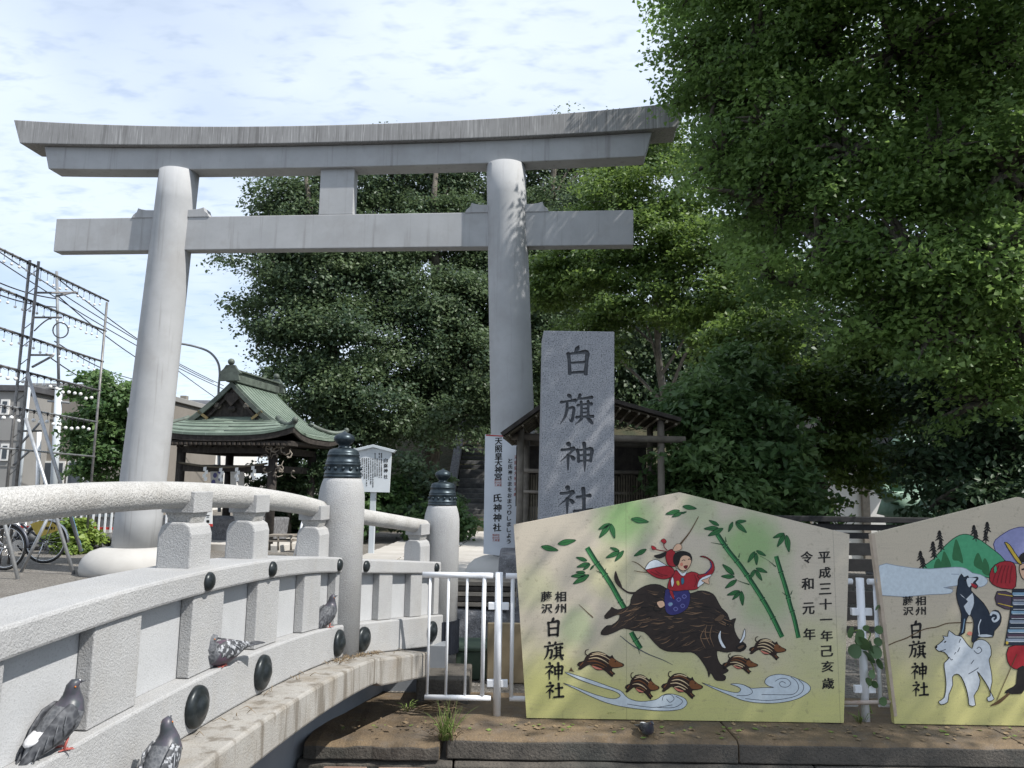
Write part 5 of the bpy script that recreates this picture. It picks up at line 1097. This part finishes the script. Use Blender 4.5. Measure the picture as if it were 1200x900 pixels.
MB().lathe([(.24, 2.17), (.21, 2.24), (.15, 2.34), (.04, 2.40)], (sx, sy, 0), 18).build('helmet', 'bronze', sv); MB().tube([(sx-.2, sy-.16, 2.52), (sx-.1, sy-.2, 2.34), (sx, sy-.21, 2.28), (sx+.1, sy-.2, 2.34), (sx+.2, sy-.16, 2.52)], [.008, .02, .025, .02, .008], 6).build('crest', 'bronze', sv)
MB().box((sx, sy, .03), (1.1, .9, .10)).build('statue_base', 'rough_stone', sv, bevel=.02)
# ================================================================== FOLIAGE
def leaf_object(name, C, N, size, tint, m, parent=None, wid=.34, fold=.10, fan=False, rng=None):
    n = len(C); rng = rng or np.random.default_rng(1)
    N = N/np.linalg.norm(N, axis=1, keepdims=True)
    t = rng.normal(size=(n, 3)); t[:, 2] -= .35; t -= N*np.sum(t*N, 1, keepdims=True); t /= np.linalg.norm(t, axis=1, keepdims=True)+1e-9
    b = np.cross(N, t); s = size[:, None]
    k = .22 if fan else 0.0
    v = np.stack([C-t*s*.5, C-b*s*wid+t*s*k+N*s*fold, C+t*s*(.5 if not fan else .34), C+b*s*wid+t*s*k+N*s*fold], 1).reshape(-1, 3)
    idx = np.arange(n)[:, None]*4
    f = np.concatenate([idx+np.array([0, 1, 2]), idx+np.array([0, 2, 3])], 1).reshape(-1)
    me = bpy.data.meshes.new(name); me.vertices.add(n*4); me.vertices.foreach_set('co', v.astype(np.float32).ravel())
    me.loops.add(n*6); me.loops.foreach_set('vertex_index', f.astype(np.int32)); me.polygons.add(n*2)
    me.polygons.foreach_set('loop_start', np.arange(0, n*6, 3, dtype=np.int32)); me.polygons.foreach_set('loop_total', np.full(n*2, 3, np.int32))
    a = me.attributes.new('tint', 'FLOAT', 'POINT'); a.data.foreach_set('value', np.repeat(np.clip(tint, 0, 1), 4).astype(np.float32))
    me.materials.append(M[m]); me.update(calc_edges=True); return link(name, me, parent)
def lobe(px, py, Y, r, sy=.9, sz=.85):
    c = onY(px, py, Y); R = r*Y/900; return (np.array(c), np.array((R, R*sy, R*sz)))
def wl(x, y, z, r, sz=.8): return (np.array((x, y, z)), np.array((r, r, r*sz)))
def clumps(lobes, n, rng, shell=.5, pad=5, pr=1.5):
    """clump centres: sprays of `pad` clumps spread flat on the outer part of each lobe"""
    m = max(1, n//pad); w = np.array([l[1][0]*l[1][2] for l in lobes]); w = w/w.sum(); pick = rng.choice(len(lobes), m, p=w)
    d = rng.normal(size=(m, 3)); d /= np.linalg.norm(d, axis=1, keepdims=True)
    r = shell+(1-shell)*rng.random(m)**.6; r *= 1+np.clip(.14*rng.normal(size=m), -.3, .26)
    c = np.array([l[0] for l in lobes])[pick]; R = np.array([l[1] for l in lobes])[pick]
    P = c+d*R*r[:, None]; K = np.repeat(np.arange(m), pad); k = len(K)
    a = rng.random(k)*2*np.pi; q_ = np.sqrt(rng.random(k))*pr; o = np.stack([np.cos(a)*q_, np.sin(a)*q_, (rng.random(k)-.5)*.75*pr-.10*q_**2], 1)
    return P[K], o, d[K], K
def crown(parent, lobes, n, per, cs, ls, m, seed, flat=.38, shell=.5, tint=.42, tvar=.22, name='crown', fan=False, wid=.34, upb=.75):
    rng = np.random.default_rng(seed); P0, o_, d, PKD = clumps(lobes, n, rng, shell); n = len(P0); cc = P0+o_*cs*.62
    K = np.repeat(np.arange(n), per); sz = (cs*(.6+.8*rng.random(n)))[K]
    off = rng.normal(size=(n*per, 3)); off /= np.linalg.norm(off, axis=1, keepdims=True); off *= (rng.random(n*per)**.45)[:, None]; off[:, 2] *= flat
    # each clump leans outward and droops at its rim
    dd = d[K]; C = cc[K]+off*sz[:, None]; C[:, 2] -= .35*flat*np.sum(off[:, :2]**2, 1)*sz; C += dd*(.25*sz*rng.random(n*per))[:, None]
    N = rng.normal(size=(n*per, 3))*.55+dd*.45; N[:, 2] += upb
    ct = tint+tvar*rng.normal(size=PKD.max()+1)[PKD]+.08*rng.normal(size=n); T = ct[K]+.13*rng.normal(size=n*per)
    o = leaf_object(name, C, N, ls*(.65+.7*rng.random(n*per)), T, m, parent, wid, .10, fan, rng); return cc
def wood(parent, base, r0, lobes, cc, m, seed, top=None, ntw=60, name='trunk', lean=.25):
    rg = random.Random(seed); base = Vector(base); L = [Vector(l[0]) for l in lobes]; ctr_ = sum(L, Vector())/len(L)
    top = Vector(top) if top is not None else Vector((ctr_.x, ctr_.y, max(p.z for p in L)-.5))
    n = 10; P = []
    for i in range(n+1):
        k = i/n; p = base.lerp(top, k); h = (top-base).length; p += Vector((math.sin(k*5+seed), math.cos(k*4+seed*2), 0))*.022*h*math.sin(math.pi*k); P.append(p)
    b = MB(); b.tube(P, [r0*1.35]+[r0*(1-.8*i/n) for i in range(1, n+1)], 12); b.build(name, m, parent)
    br = MB()
    limbs = []
    for p in L:
        k = min(.85, max(.22, (p.z-base.z-(p-base).xy.length*.45)/max(.5, (top.z-base.z)))); s = P[int(k*n)]; r = r0*(1-.8*k)*.5
        mid = s.lerp(p, .5)+Vector((rg.uniform(-.2, .2), rg.uniform(-.2, .2), .12*(p-s).length)); path_ = spline([s, mid, p], 5); br.tube(path_, [r*(1-.75*i/(len(path_)-1)) for i in range(len(path_))], 7); limbs.append((path_, r))
    idx = rg.sample(range(len(cc)), min(ntw, len(cc)))
    for i in idx:
        c = Vector(cc[i]); best = min(((q_ - c).length, q_, r) for pth, r in limbs for q_ in pth[2:]) if limbs else None
        if best and best[0] > .05: q_ = best[1]; m_ = q_.lerp(c, .5)+Vector((rg.uniform(-.1, .1), rg.uniform(-.1, .1), .08))*best[0]; br.tube([q_, m_, c], [best[2]*.28+.006, best[2]*.17+.004, .004], 5)
    br.build('branches', m, parent)
def tree(name, label, base, r0, lobes, n, per, cs, ls, m, seed, bark='bark', top=None, group=None, ntw=60, cat='tree', **k):
    t = thing(name, label, cat, base, group); cc = crown(t, lobes, n, per, cs, ls, m, seed, **k)
    wood(t, base, r0, lobes, cc, bark, seed, top, ntw); return t
def hz(x, y): return hill_z(x, y)

L = [lobe(*a) for a in ((345, 248, 24, 40), (398, 238, 25, 42), (322, 296, 23.5, 36), (372, 318, 23, 52), (335, 372, 23, 34), (400, 392, 22.5, 58), (365, 450, 22.5, 42), (430, 465, 22, 52), (395, 520, 22, 40), (440, 300, 24, 48), (300, 238, 24, 13), (288, 300, 23.6, 13), (306, 348, 23.4, 14), (300, 408, 22.8, 11), (318, 428, 22.6, 13), (316, 206, 24.4, 12))]
tree('broadleaf_tree', 'dark broadleaf tree behind the pavilion, its crown edge against the sky', (-4.9, 23.2, -.05), .32, L, 2000, 52, .60, .115, 'leaf_forest', 11, tint=.45, flat=.48, shell=.6)
L = [lobe(*a) for a in ((458, 206, 26, 44), (505, 212, 27, 46), (552, 206, 27, 46), (470, 270, 25.5, 52), (532, 278, 25.5, 52), (455, 345, 24.5, 52), (512, 360, 24, 58), (562, 345, 25, 45), (485, 430, 23.5, 48), (540, 430, 23.5, 50), (515, 490, 23, 42))]
tree('broadleaf_tree', 'dark broadleaf tree standing between the two torii pillars', (-2.6, 24.4, .3), .36, L, 2200, 52, .60, .115, 'leaf_forest', 12, tint=.43, flat=.48, shell=.6)
L = [lobe(*a) for a in ((625, 200, 28, 42), (660, 178, 28.5, 36), (705, 172, 28, 40), (748, 176, 28, 40), (632, 262, 27, 52), (690, 250, 26, 52), (600, 300, 26, 48), (640, 340, 25, 50), (600, 400, 25, 50), (650, 420, 24.5, 50), (600, 470, 24.5, 40))]
tree('broadleaf_tree', 'tall broadleaf tree behind right torii pillar and the granite monument', (1.2, 28, 2.0), .36, L, 2000, 50, .62, .12, 'leaf_forest', 13, tint=.52, flat=.48, shell=.6)
L = [lobe(*a) for a in ((700, 300, 18, 48), (762, 275, 17.5, 50), (800, 338, 17, 52), (735, 350, 17.5, 40), (792, 225, 18, 46), (835, 285, 17, 48), (852, 375, 16, 50), (715, 232, 18.5, 40), (655, 335, 19, 38), (772, 170, 19, 36), (880, 330, 16, 50), (690, 400, 18, 30))]
tree('maple_tree', 'light yellow-green maple with a pale leaning trunk behind the monument', onZ(806, 640, 0), .17, L, 1600, 40, .42, .10, 'leaf_maple', 14, 'bark_pale', top=onY(765, 300, 17.5), tint=.45, tvar=.26, flat=.28)
L = [lobe(*a) for a in ((930, 425, 12, 60), (1000, 462, 12, 60), (955, 505, 11.6, 50), (890, 455, 12, 45), (1040, 520, 12.4, 42), (1000, 545, 11.8, 34), (940, 560, 11.6, 40), (880, 395, 12.4, 45), (1050, 430, 12, 50))]
tree('maple_tree', 'shaded fine-leaved maple spreading over the black board fence', (4.9, 12.0, 0), .10, L, 1100, 30, .30, .085, 'leaf_maple', 15, 'bark', tint=.48, tvar=.22, flat=.22)
L = [lobe(*a) for a in ((830, 478, 10.5, 48), (880, 520, 10.4, 52), (826, 545, 10, 44), (900, 580, 10.2, 46), (850, 588, 9.8, 44), (868, 440, 11, 36), (930, 590, 10.2, 30), (800, 575, 10.1, 26))]
tree('laurel_shrub', 'large dark glossy shrub right of the timber shelter', (2.85, 10.3, 0), .07, L, 1050, 26, .26, .12, 'leaf_shrub', 16, tint=.36, tvar=.25, wid=.24, flat=.6, ntw=40, cat='shrub')
L = [lobe(*a) for a in ((1135, 440, 10.6, 80), (1195, 400, 10.8, 90), (1108, 535, 10.1, 55), (1180, 540, 10.1, 78), (1155, 330, 11.2, 80), (1250, 480, 10.6, 90), (1095, 590, 9.6, 32), (1160, 600, 9.6, 48), (1230, 600, 9.8, 60), (1090, 460, 11, 45))]
tree('evergreen_tree', 'very dark evergreen at the right edge above the second painted board', (6.3, 10.8, 0), .26, L, 1500, 26, .34, .105, 'leaf_conifer', 17, tint=.4, tvar=.3, flat=.55, wid=.26)

GB = (8.4, 10.8, 0)
L = [lobe(*a) for a in ((826, 60, 9.5, 42), (845, 112, 9.5, 54), (886, 52, 9, 66), (962, 62, 9, 84), (1052, 62, 8.5, 95), (1150, 62, 8.5, 105), (905, 150, 9, 72), (992, 182, 8.7, 84), (1092, 192, 8.3, 90), (1182, 202, 8, 92), (882, 238, 9, 60),
     (962, 288, 8.6, 72), (1062, 300, 8.2, 80), (1160, 312, 8, 80), (848, 190, 9.3, 42), (905, 328, 9, 46), (1012, 385, 8.5, 52), (1100, 395, 8.2, 62), (1190, 400, 8.4, 66), (1165, 470, 8.8, 44), (850, -60, 9, 85), (980, -60, 8.5, 95), (1120, -60, 8, 100), (824, -16, 9.6, 38))]
OV = [wl(3.5, 7.4, 7.8, 1.3), wl(5.0, 6.2, 7.4, 1.6), wl(5.75, 4.7, 7.3, 1.5), wl(5.55, 3.1, 6.8, .95), wl(6.4, 2.7, 6.6, 1.1), wl(6.6, 4.4, 6.0, 1.4), wl(3.6, 9.2, 9.3, 1.4), wl(5.4, 8.4, 9.6, 1.8), wl(7.0, 7.5, 8.5, 1.8), wl(7.2, 9.5, 6.8, 1.8), wl(4.2, 10.4, 8.4, 1.4), wl(3.1, 10.3, 8.4, .8)]
L += [lobe(*a) for a in ((862, 165, 10.4, 46), (905, 255, 10.4, 48), (850, 85, 10.3, 46), (930, 200, 10.8, 60))]
gk = tree('ginkgo_tree', 'huge ginkgo tree filling the upper right and shading the boards', GB, .42, L, 2700, 44, .34, .064, 'leaf_ginkgo', 21, 'bark', top=(7.6, 9.8, 11), tint=.52, tvar=.36, flat=.62, shell=.35, fan=True, wid=.50, ntw=900)

OV1 = [l for l in OV if l[0][1] > 6.0]; OV2 = [l for l in OV if l[0][1] <= 6.0]
crown(gk, OV1, 1500, 42, .36, .07, 'leaf_ginkgo', 22, tint=.52, tvar=.22, flat=.5, shell=.2, fan=True, wid=.5)
cc = crown(gk, OV2, 480, 42, .36, .07, 'leaf_ginkgo', 24, tint=.52, tvar=.22, flat=.5, shell=.2, fan=True, wid=.5)
wood(gk, (8.3, 10.6, 4.5), .16, OV, cc, 'bark', 23, (6.0, 5.0, 9.0), 60, 'limb')

# far wood on the slope, one mass
rng = np.random.default_rng(5); n = 210000
X = rng.uniform(-3.5, 30, n); Y = rng.uniform(31, 38, n); Z = rng.random(n)**.8*(9.5+1.6*np.sin(X*.7)+1.2*np.sin(X*1.9+1))+1.5
leafN = rng.normal(size=(n, 3)); leafN[:, 2] += .6; leafN[:, 1] -= .4
cl_ = .35+.25*np.sin(X*1.7+Z*1.3)*np.sin(Z*1.9-X*.6)+.1*rng.normal(size=n)
tag(leaf_object('distant_wood', np.stack([X, Y, Z], 1), leafN, .19*(.6+.8*rng.random(n)), cl_, 'leaf_forest', None, .4, .1, False, rng), 'dark wooded slope rising behind the shrine trees', 'woodland', kind='stuff')
for i, (px, py, Yd, r, h, lab) in enumerate(((432, 572, 20, 34, 0, 'rounded dark shrub right behind the white notice board'), (486, 566, 20.5, 38, 0, 'dark shrub between the notice board and the last bridge post finial'), (516, 604, 19.5, 22, 0, 'small low shrub beside the foot of the stone steps'), (352, 585, 19.6, 32, 0, 'dark shrub at the right rear corner of the pavilion'), (395, 600, 19.2, 26, 0, 'low shrub hidden behind the tallest bridge post'))):
    L = [lobe(px, py, Yd, r), lobe(px-r*.7, py+r*.35, Yd, r*.7), lobe(px+r*.7, py+r*.3, Yd, r*.7), lobe(px, py+r*.7, Yd, r*.8)]
    g = onZ(px, 640, 0); tree('shrub', lab, (onY(px, py, Yd).x, Yd, 0), .05, L, 260, 24, .30, .125, 'leaf_forest' if i % 2 else 'leaf_shrub', 40+i, tint=.3, flat=.6, ntw=14, cat='shrub')
L = [lobe(*a) for a in ((330, 548, 18.9, 30), (365, 545, 18.8, 30), (345, 575, 18.6, 34), (310, 570, 18.8, 22))]
tree('pine_shrub', 'dark clipped conifer inside the shadow of the pavilion', (-5.3, 18.8, 0), .06, L, 320, 26, .22, .10, 'leaf_conifer', 50, tint=.4, flat=.5, ntw=16, cat='shrub')
L = [lobe(*a) for a in ((112, 458, 17, 24), (140, 470, 17, 28), (112, 498, 17, 27), (138, 512, 17, 30), (100, 520, 17, 16), (122, 540, 16.8, 22))]
tree('street_tree', 'small leafy tree left of the left torii pillar', (onY(118, 560, 17).x, 17, 0), .07, L, 520, 28, .26, .115, 'leaf_shrub', 51, tint=.40, flat=.5, ntw=30)
L = [lobe(*a) for a in ((86, 622, 15.4, 15), (98, 630, 15.4, 14), (78, 632, 15.2, 14), (92, 642, 15.2, 14))]
tree('hedge_bush', 'bright yellow-green bush beside the bicycles', (onY(88, 640, 15.3).x, 15.3, 0), .03, L, 150, 26, .16, .10, 'leaf_hedge', 52, tint=.55, flat=.6, ntw=10, cat='shrub')

# vine between the boards: round leaves one by one
vn = thing('vine_plant', 'climbing vine with round green leaves in the gap between the boards', 'vine', onZ(1016, 838, 0)); VY = 4.93
MB().tube(spline([onY(x, y, VY+.02) for x, y in ((1022, 836), (1016, 812), (1024, 785), (1014, 762), (1020, 742), (1008, 738), (998, 741))], 5), .004, 6).build('vine_stem', 'grass', vn)
rg = random.Random(2)
for x, y, r in ((997, 741, 7), (1008, 747, 9), (1011, 754, 9.5), (1002, 763, 8), (1018, 770, 9), (1021, 758, 7.5), (1026, 764, 8), (1003, 778, 6), (1030, 738, 5), (1029, 752, 5), (1031, 778, 6), (1022, 790, 5), (1018, 799, 5), (1025, 802, 4.5), (1035, 822, 5), (1015, 736, 4), (1028, 712, 4)):
    c = onY(x, y, VY-rg.uniform(0, .03)); q_ = Euler((rg.uniform(-.7, .3), rg.uniform(-.5, .5), rg.uniform(0, 6))).to_matrix(); R = r*VY/900; b = MB()
    pts = [c]+[c+q_ @ Vector((R*math.cos(a)*(.92 if abs(a-1.57) > .3 else 1.1), 0, R*math.sin(a)))+Vector((0, .12*R*math.cos(2*a), 0)) for a in [2*math.pi*j/12 for j in range(12)]]
    b.add(pts, [(0, 1+j, 1+(j+1) % 12) for j in range(12)], 0, True); o = b.build('leaf', 'leaf_vine', vn); at = o.data.attributes.new('tint', 'FLOAT', 'POINT'); v_ = rg.uniform(.1, .9); at.data.foreach_set('value', [v_]*len(o.data.vertices))

# grass tuft in the kerb joint
gt = thing('grass_tuft', 'tuft of long green grass growing from the kerb joint', 'grass', onZ(528, 858, 0)); rg = random.Random(6); b = MB(); dry = MB()
gc = Vector((-.345, 4.56, -.02))
for i in range(64):
    a = rg.uniform(0, 6.28); ln = rg.uniform(.07, .235); sp = rg.uniform(.1, .8); c = gc+Vector((rg.uniform(-.035, .045), rg.uniform(-.03, .05), 0)); h = Vector((math.cos(a), math.sin(a)*.6, 0)); P = []
    for k in lin(0, 1, 5): P.append(c+h*ln*sp*k**1.6+Vector((0, 0, ln*(k-.45*sp*k*k))))
    (b if i < 56 else dry).tube(P, [.0028, .003, .0026, .0018, .0009, .0003], 3)
for i in range(26):
    a = rg.uniform(0, 6.28); c = gc+Vector((rg.uniform(-.10, .08), rg.uniform(-.02, .06), .015)); dry.tube([c, c+Vector((math.cos(a)*.05, math.sin(a)*.03, .03)), c+Vector((math.cos(a)*.10, math.sin(a)*.05, .01))], [.002, .0016, .0006], 3)
tag(b.build('blades', 'grass', gt), kind='stuff'); tag(dry.build('dry_blades', 'dry', gt), kind='stuff')
rg = random.Random(31)
for i, (x, y, lab) in enumerate(((.62, 4.93, 'small weed at the foot of the large painted board'), (2.16, 4.93, 'small weed by the fence post between the boards'), (-.62, 5.02, 'small weed on the kerb left of the white fence'))):
    wd = thing('weed', lab, 'weed', (x, y, 0)); b = MB()
    for k in range(16):
        a = rg.uniform(0, 6.28); ln = rg.uniform(.03, .09); h = Vector((math.cos(a), math.sin(a), 0)); c = Vector((x, y, 0))+h*rg.uniform(0, .03); b.tube([c, c+h*ln*.3+Vector((0, 0, ln*.6)), c+h*ln*.8+Vector((0, 0, ln*.7))], [.002, .004, .0006], 3, flat=.4)
    tag(b.build('blades', 'grass', wd), kind='stuff')
b = MB()
for i in range(60):
    c = Vector((rg.uniform(-.62, -.4), rg.uniform(5.0, 5.25), .0)); a = rg.uniform(-.5, .5); b.tube([c, c+Vector((math.cos(a)*.1, math.sin(a)*.06, rg.uniform(.0, .03))), c+Vector((math.cos(a)*.2, math.sin(a)*.1, 0))], [.003, .003, .001], 3)
tag(b.build('dead_grass', 'dry'), 'dead grass clippings lying on the kerb under the bridge slab', 'dead grass', kind='stuff')
b = MB()
for s_, p, nn in [(s, p, nn) for p, nn, s in path(-2.4, .6, 130)]:
    if rg.random() < (.9 if -.45 < s_ < .35 else .22):
        c = p+nn*rg.uniform(.082, .16)+Vector((0, 0, H_slab(s_)+.004)); a = rg.uniform(0, 6.28)
        for j in range(3 if -.45 < s_ < .35 else 1): a += 1.3; b.tube([c, c+Vector((math.cos(a)*.02, math.sin(a)*.02, .015)), c+Vector((math.cos(a)*.05, math.sin(a)*.045, .004))], [.0016, .0014, .0005], 3)
tag(b.build('dry_litter', 'dry'), 'dry grass and grit caught along the bridge ledge', 'dry litter', kind='stuff')

b = MB(); rg = random.Random(12)      # fallen ginkgo and maple leaves, grit
for i in range(300):
    x = rg.uniform(-1.0, 4.2); y = rg.choice((rg.uniform(4.56, 4.86), rg.uniform(4.66, 4.88))); a = rg.uniform(0, 6.28); r = rg.uniform(.006, .022)
    if -.372 < x < -.335: continue
    c = Vector((x, y, .004+rg.uniform(0, .006))); u_ = Vector((math.cos(a), math.sin(a), rg.uniform(-.2, .3)))*r; v_ = Vector((-math.sin(a), math.cos(a), rg.uniform(-.3, .3)))*r*.7
    b.add([c-u_, c+v_*1.0, c+u_, c-v_], [(0, 1, 2), (0, 2, 3)], 0 if i % 3 else 1)
tag(b.build('fallen_leaves', ['dry', 'grass'], weld=False), 'small fallen leaves scattered on the brown kerb stones', 'fallen leaves', kind='stuff')

# ================================================================== PIGEONS
M['pg_body'] = mat('pigeon_slate', (.075, .08, .09), (.11, .115, .125), 60, .65, .3, 220)
def feathered(name, c1, c2, edge, sc):
    t = NT(name); v = t.n('ShaderNodeTexVoronoi'); v.inputs['Scale'].default_value = sc; t.l(t.tc.outputs['Object'], v.inputs['Vector'])
    c = t.mix(t.noise(55, 4, .6), c1, c2); c = t.mix(t.ramp(v.outputs['Distance'], .35, .75, 0, .55), c, edge)
    return t.done(c, .62, 0, t.bump(v.outputs['Distance'], .5, .004), .4)
M['pg_body'] = feathered('pigeon_slate_feathers', (.07, .075, .085), (.12, .125, .135), (.17, .175, .185), 95)
M['pg_neck'] = mat('pigeon_neck', (.045, .055, .062), (.075, .065, .085), 40, .4)
M['pg_purple'] = mat('pigeon_purple', (.10, .055, .085), (.07, .06, .075), 45, .45)
M['pg_wing'] = feathered('pigeon_dark_feathers', (.028, .03, .036), (.055, .058, .066), (.13, .135, .145), 62)
M['pg_check'] = mat('pigeon_chequered', (.045, .047, .052), (.075, .078, .085), 60, .6, .3, 160, speck=[((.42, .43, .45), 60, .50, .60, .85)])
M['pg_white'] = mat('pigeon_white', (.74, .74, .75), (.62, .62, .64), 60, .7)
M['pg_grey'] = mat('pigeon_pale_grey', (.25, .26, .28), (.32, .33, .35), 50, .7)
M['pg_leg'] = mat('pigeon_leg', (.35, .09, .075), None, 5, .6)
M['pg_eye'] = mat('pigeon_eye', (.45, .14, .02), None, 5, .2)
def pigeon(label, foot, head, pitch=.0, scale=1.0, turn=0.0, wing='pg_wing', body='pg_body', neck='pg_neck', rump=None, squat=False, low=.036, group='pigeons on the bridge ledge'):
    """foot: point between the feet; head: heading angle in plan; pitch: body pitch up; turn: head turned sideways"""
    t = thing('pigeon', label, 'pigeon', foot, group); Q = Matrix.Rotation(head, 3, 'Z'); S = scale
    hy = low if not squat else .004
    Pm = Matrix.Rotation(-pitch, 3, 'Y'); piv = Vector((0, 0, hy+.05))
    def T(x, y, z): v = Vector((x, y, z+hy)); v = Pm @ (v-piv)+piv; return Vector(foot)+Q @ (v*S)
    # spine stations: x, z, half width, half height, material boundary handled by separate shells
    cs, sn = math.cos(turn), math.sin(turn); nb = Vector((.080, 0, .094))
    st = [(-.135, .042, .012, .006), (-.115, .045, .024, .013), (-.085, .050, .036, .026), (-.050, .053, .047, .040), (-.010, .055, .054, .050), (.030, .060, .054, .053), (.060, .072, .049, .048), (.078, .090, .037, .037), (.088, .106, .027, .028), (.094, .120, .0225, .023), (.101, .131, .0205, .021), (.110, .137, .018, .0175), (.122, .135, .010, .010), (.126, .134, .004, .004)]
    rs = []; n = 16
    for i, (x, z, w_, h) in enumerate(st):
        a = st[max(i-1, 0)]; c = st[min(i+1, len(st)-1)]; d = Vector((c[0]-a[0], 0, c[1]-a[1])).normalized(); upv = Vector((-d.z, 0, d.x)); ring_ = []
        for j in range(n):
            th = 2*math.pi*j/n; v = Vector((x, w_*math.cos(th), z))+upv*(h*math.sin(th))
            if x > nb.x and turn: k = min(1, (x-nb.x)/.02+.3); u = v-nb; an = turn*k; v = nb+Vector((u.x*math.cos(an)-u.y*math.sin(an), u.x*math.sin(an)+u.y*math.cos(an), u.z))
            ring_.append(T(*v))
        rs.append(ring_)
    b = MB(); b.rings(rs[:8], 0); o = b; k = len(b.m)
    full = MB(); full.rings(rs, 0)
    nq = (len(rs)-1)*n
    for i in range(nq):
        if i//n >= 6: full.m[i] = 1
        if rump and i//n < 3: full.m[i] = 2
    full.build('body', [body, neck, rump or 'pg_grey'], t)
    hd = lambda x, y, z: T(*((lambda u: nb+Vector((u.x*cs-u.y*sn, u.x*sn+u.y*cs, u.z)))(Vector((x, y, z))-nb)))
    for s_ in (-1, 1):
        w_ = MB(); R2 = []
        for i, (x, z, hh, yy) in enumerate(((.068, .078, .012, .036), (.052, .080, .030, .046), (.010, .076, .040, .052), (-.04, .068, .034, .046), (-.085, .060, .022, .032), (-.125, .052, .012, .020), (-.155, .046, .005, .012))):
            R2.append([T(x, s_*(yy+.006*math.cos(a))-s_*(.010*(math.sin(a) > 0)*math.sin(a)), z+hh*math.sin(a)) for a in [2*math.pi*j/10 for j in range(10)]])
        w_.rings(R2).build('wing', wing, t)
        for i in range(4):   # feather edges
            x0 = .02-.035*i; MB().tube([T(x0, s_*(.0585-.004*i), .100-.008*i), T(x0-.028, s_*(.059-.005*i), .072-.006*i), T(x0-.04, s_*(.053-.006*i), .046-.003*i)], [.001, .0022, .001], 4).build('feather_edge', 'pg_grey' if wing != 'pg_wing' else 'pg_body', t)
        MB().ball(hd(.107, s_*.0185, .136), .0034*S, 8).build('eye', 'pg_eye', t)
        if not squat:
            lg = MB(); a = T(.005, s_*.022, .012); f_ = Vector(foot)+Q @ (Vector((.012, s_*.024, .004))*S); lg.tube([a, f_], .0042*S, 6)
            for dx_, dy_ in ((.032, 0), (.026, .016), (.026, -.016), (-.018, 0)): lg.tube([f_, f_+Q @ (Vector((dx_, dy_, -.001))*S)], [.0036*S, .0018*S], 5)
            lg.build('leg', 'pg_leg', t)
    tl = MB(); R3 = []
    for x, z, w_, h in ((-.10, .046, .026, .010), (-.15, .040, .030, .006), (-.215, .030, .036, .004)): R3.append([T(x, w_*math.cos(a), z+h*math.sin(a)) for a in [2*math.pi*j/12 for j in range(12)]])
    tl.rings(R3).build('tail', 'pg_grey' if rump == 'pg_grey' else 'pg_wing' if wing == 'pg_check' else body, t)
    if rump: MB().ball(T(-.058, 0, .083), .034*S, 14, 0, (1.35, .95, .30), (Q @ Pm)).build('rump_patch', 'pg_white', t)
    bk = MB(); bk.tube([hd(.122, 0, .133), hd(.134, 0, .129), hd(.139, 0, .125)], [.0045*S, .0035*S, .001*S], 8); bk.build('beak', 'pg_wing', t); MB().ball(hd(.125, 0, .138), .0034*S, 8).build('cere', 'pg_white', t)
    return t
hdg = lambda x, y: math.atan2(y, x)
def on_beam(px, py, off=.062):
    best = None
    for i in range(400):
        s = -3.0+i*.0075; p = P1+D1*s+N1*off+Vector((0, 0, H_low(s))); d = p-Vector((0, 0, EYE)); u = ray(px, py); u = u.normalized(); e = (d-u*d.dot(u)).length
        if best is None or e < best[0]: best = (e, p)
    return best[1]
pigeon('slate pigeon with white rump standing nearest on the bridge ledge', on_beam(70, 890, .055), hdg(.42, .9), .60, .80, -.5, rump='pg_grey', low=.02)
p = P1+D1*(-2.13)+N1*.19+Vector((0, 0, H_slab(-2.13)-.02)); pigeon('chequered pigeon seen from behind, cut by the lower frame edge', p, hdg(.15, 1), .72, .86, .1, 'pg_check', low=.02)
pigeon('purple-breasted chequered pigeon with head turned back beside a black stud', on_beam(264, 789, .06), hdg(-.45, -.9), -.15, .86, 2.6, 'pg_check', 'pg_purple', 'pg_body', low=.0)
pigeon('dark pigeon resting on the bridge ledge by the tallest finial post', on_beam(382, 741, .05), hdg(.42, .9), .50, .80, -.5, 'pg_wing', low=.015)
pigeon('small dark pigeon with a white back patch squatting on brown kerb below the boards', Vector((.80, 4.62, 0)), hdg(.25, -1), .0, .62, .3, 'pg_wing', 'pg_body', 'pg_neck', 'pg_white', True, group=None)

for nm, gname in (('broadleaf_tree', 'broadleaf trees of the shrine grove'), ('maple_tree', 'maples on the shrine grounds'), ('painted_board', 'painted boards standing along the kerb'), ('shrub', 'dark shrubs beyond the bridge'), ('factory_building', 'flat-roofed buildings at the left'), ('paper_notice', 'paper notices in the pavilion'), ('weed', 'small weeds on the kerb')):
    for o in bpy.data.objects:
        if o.parent is None and o.name.split('.')[0] == nm: o['group'] = gname
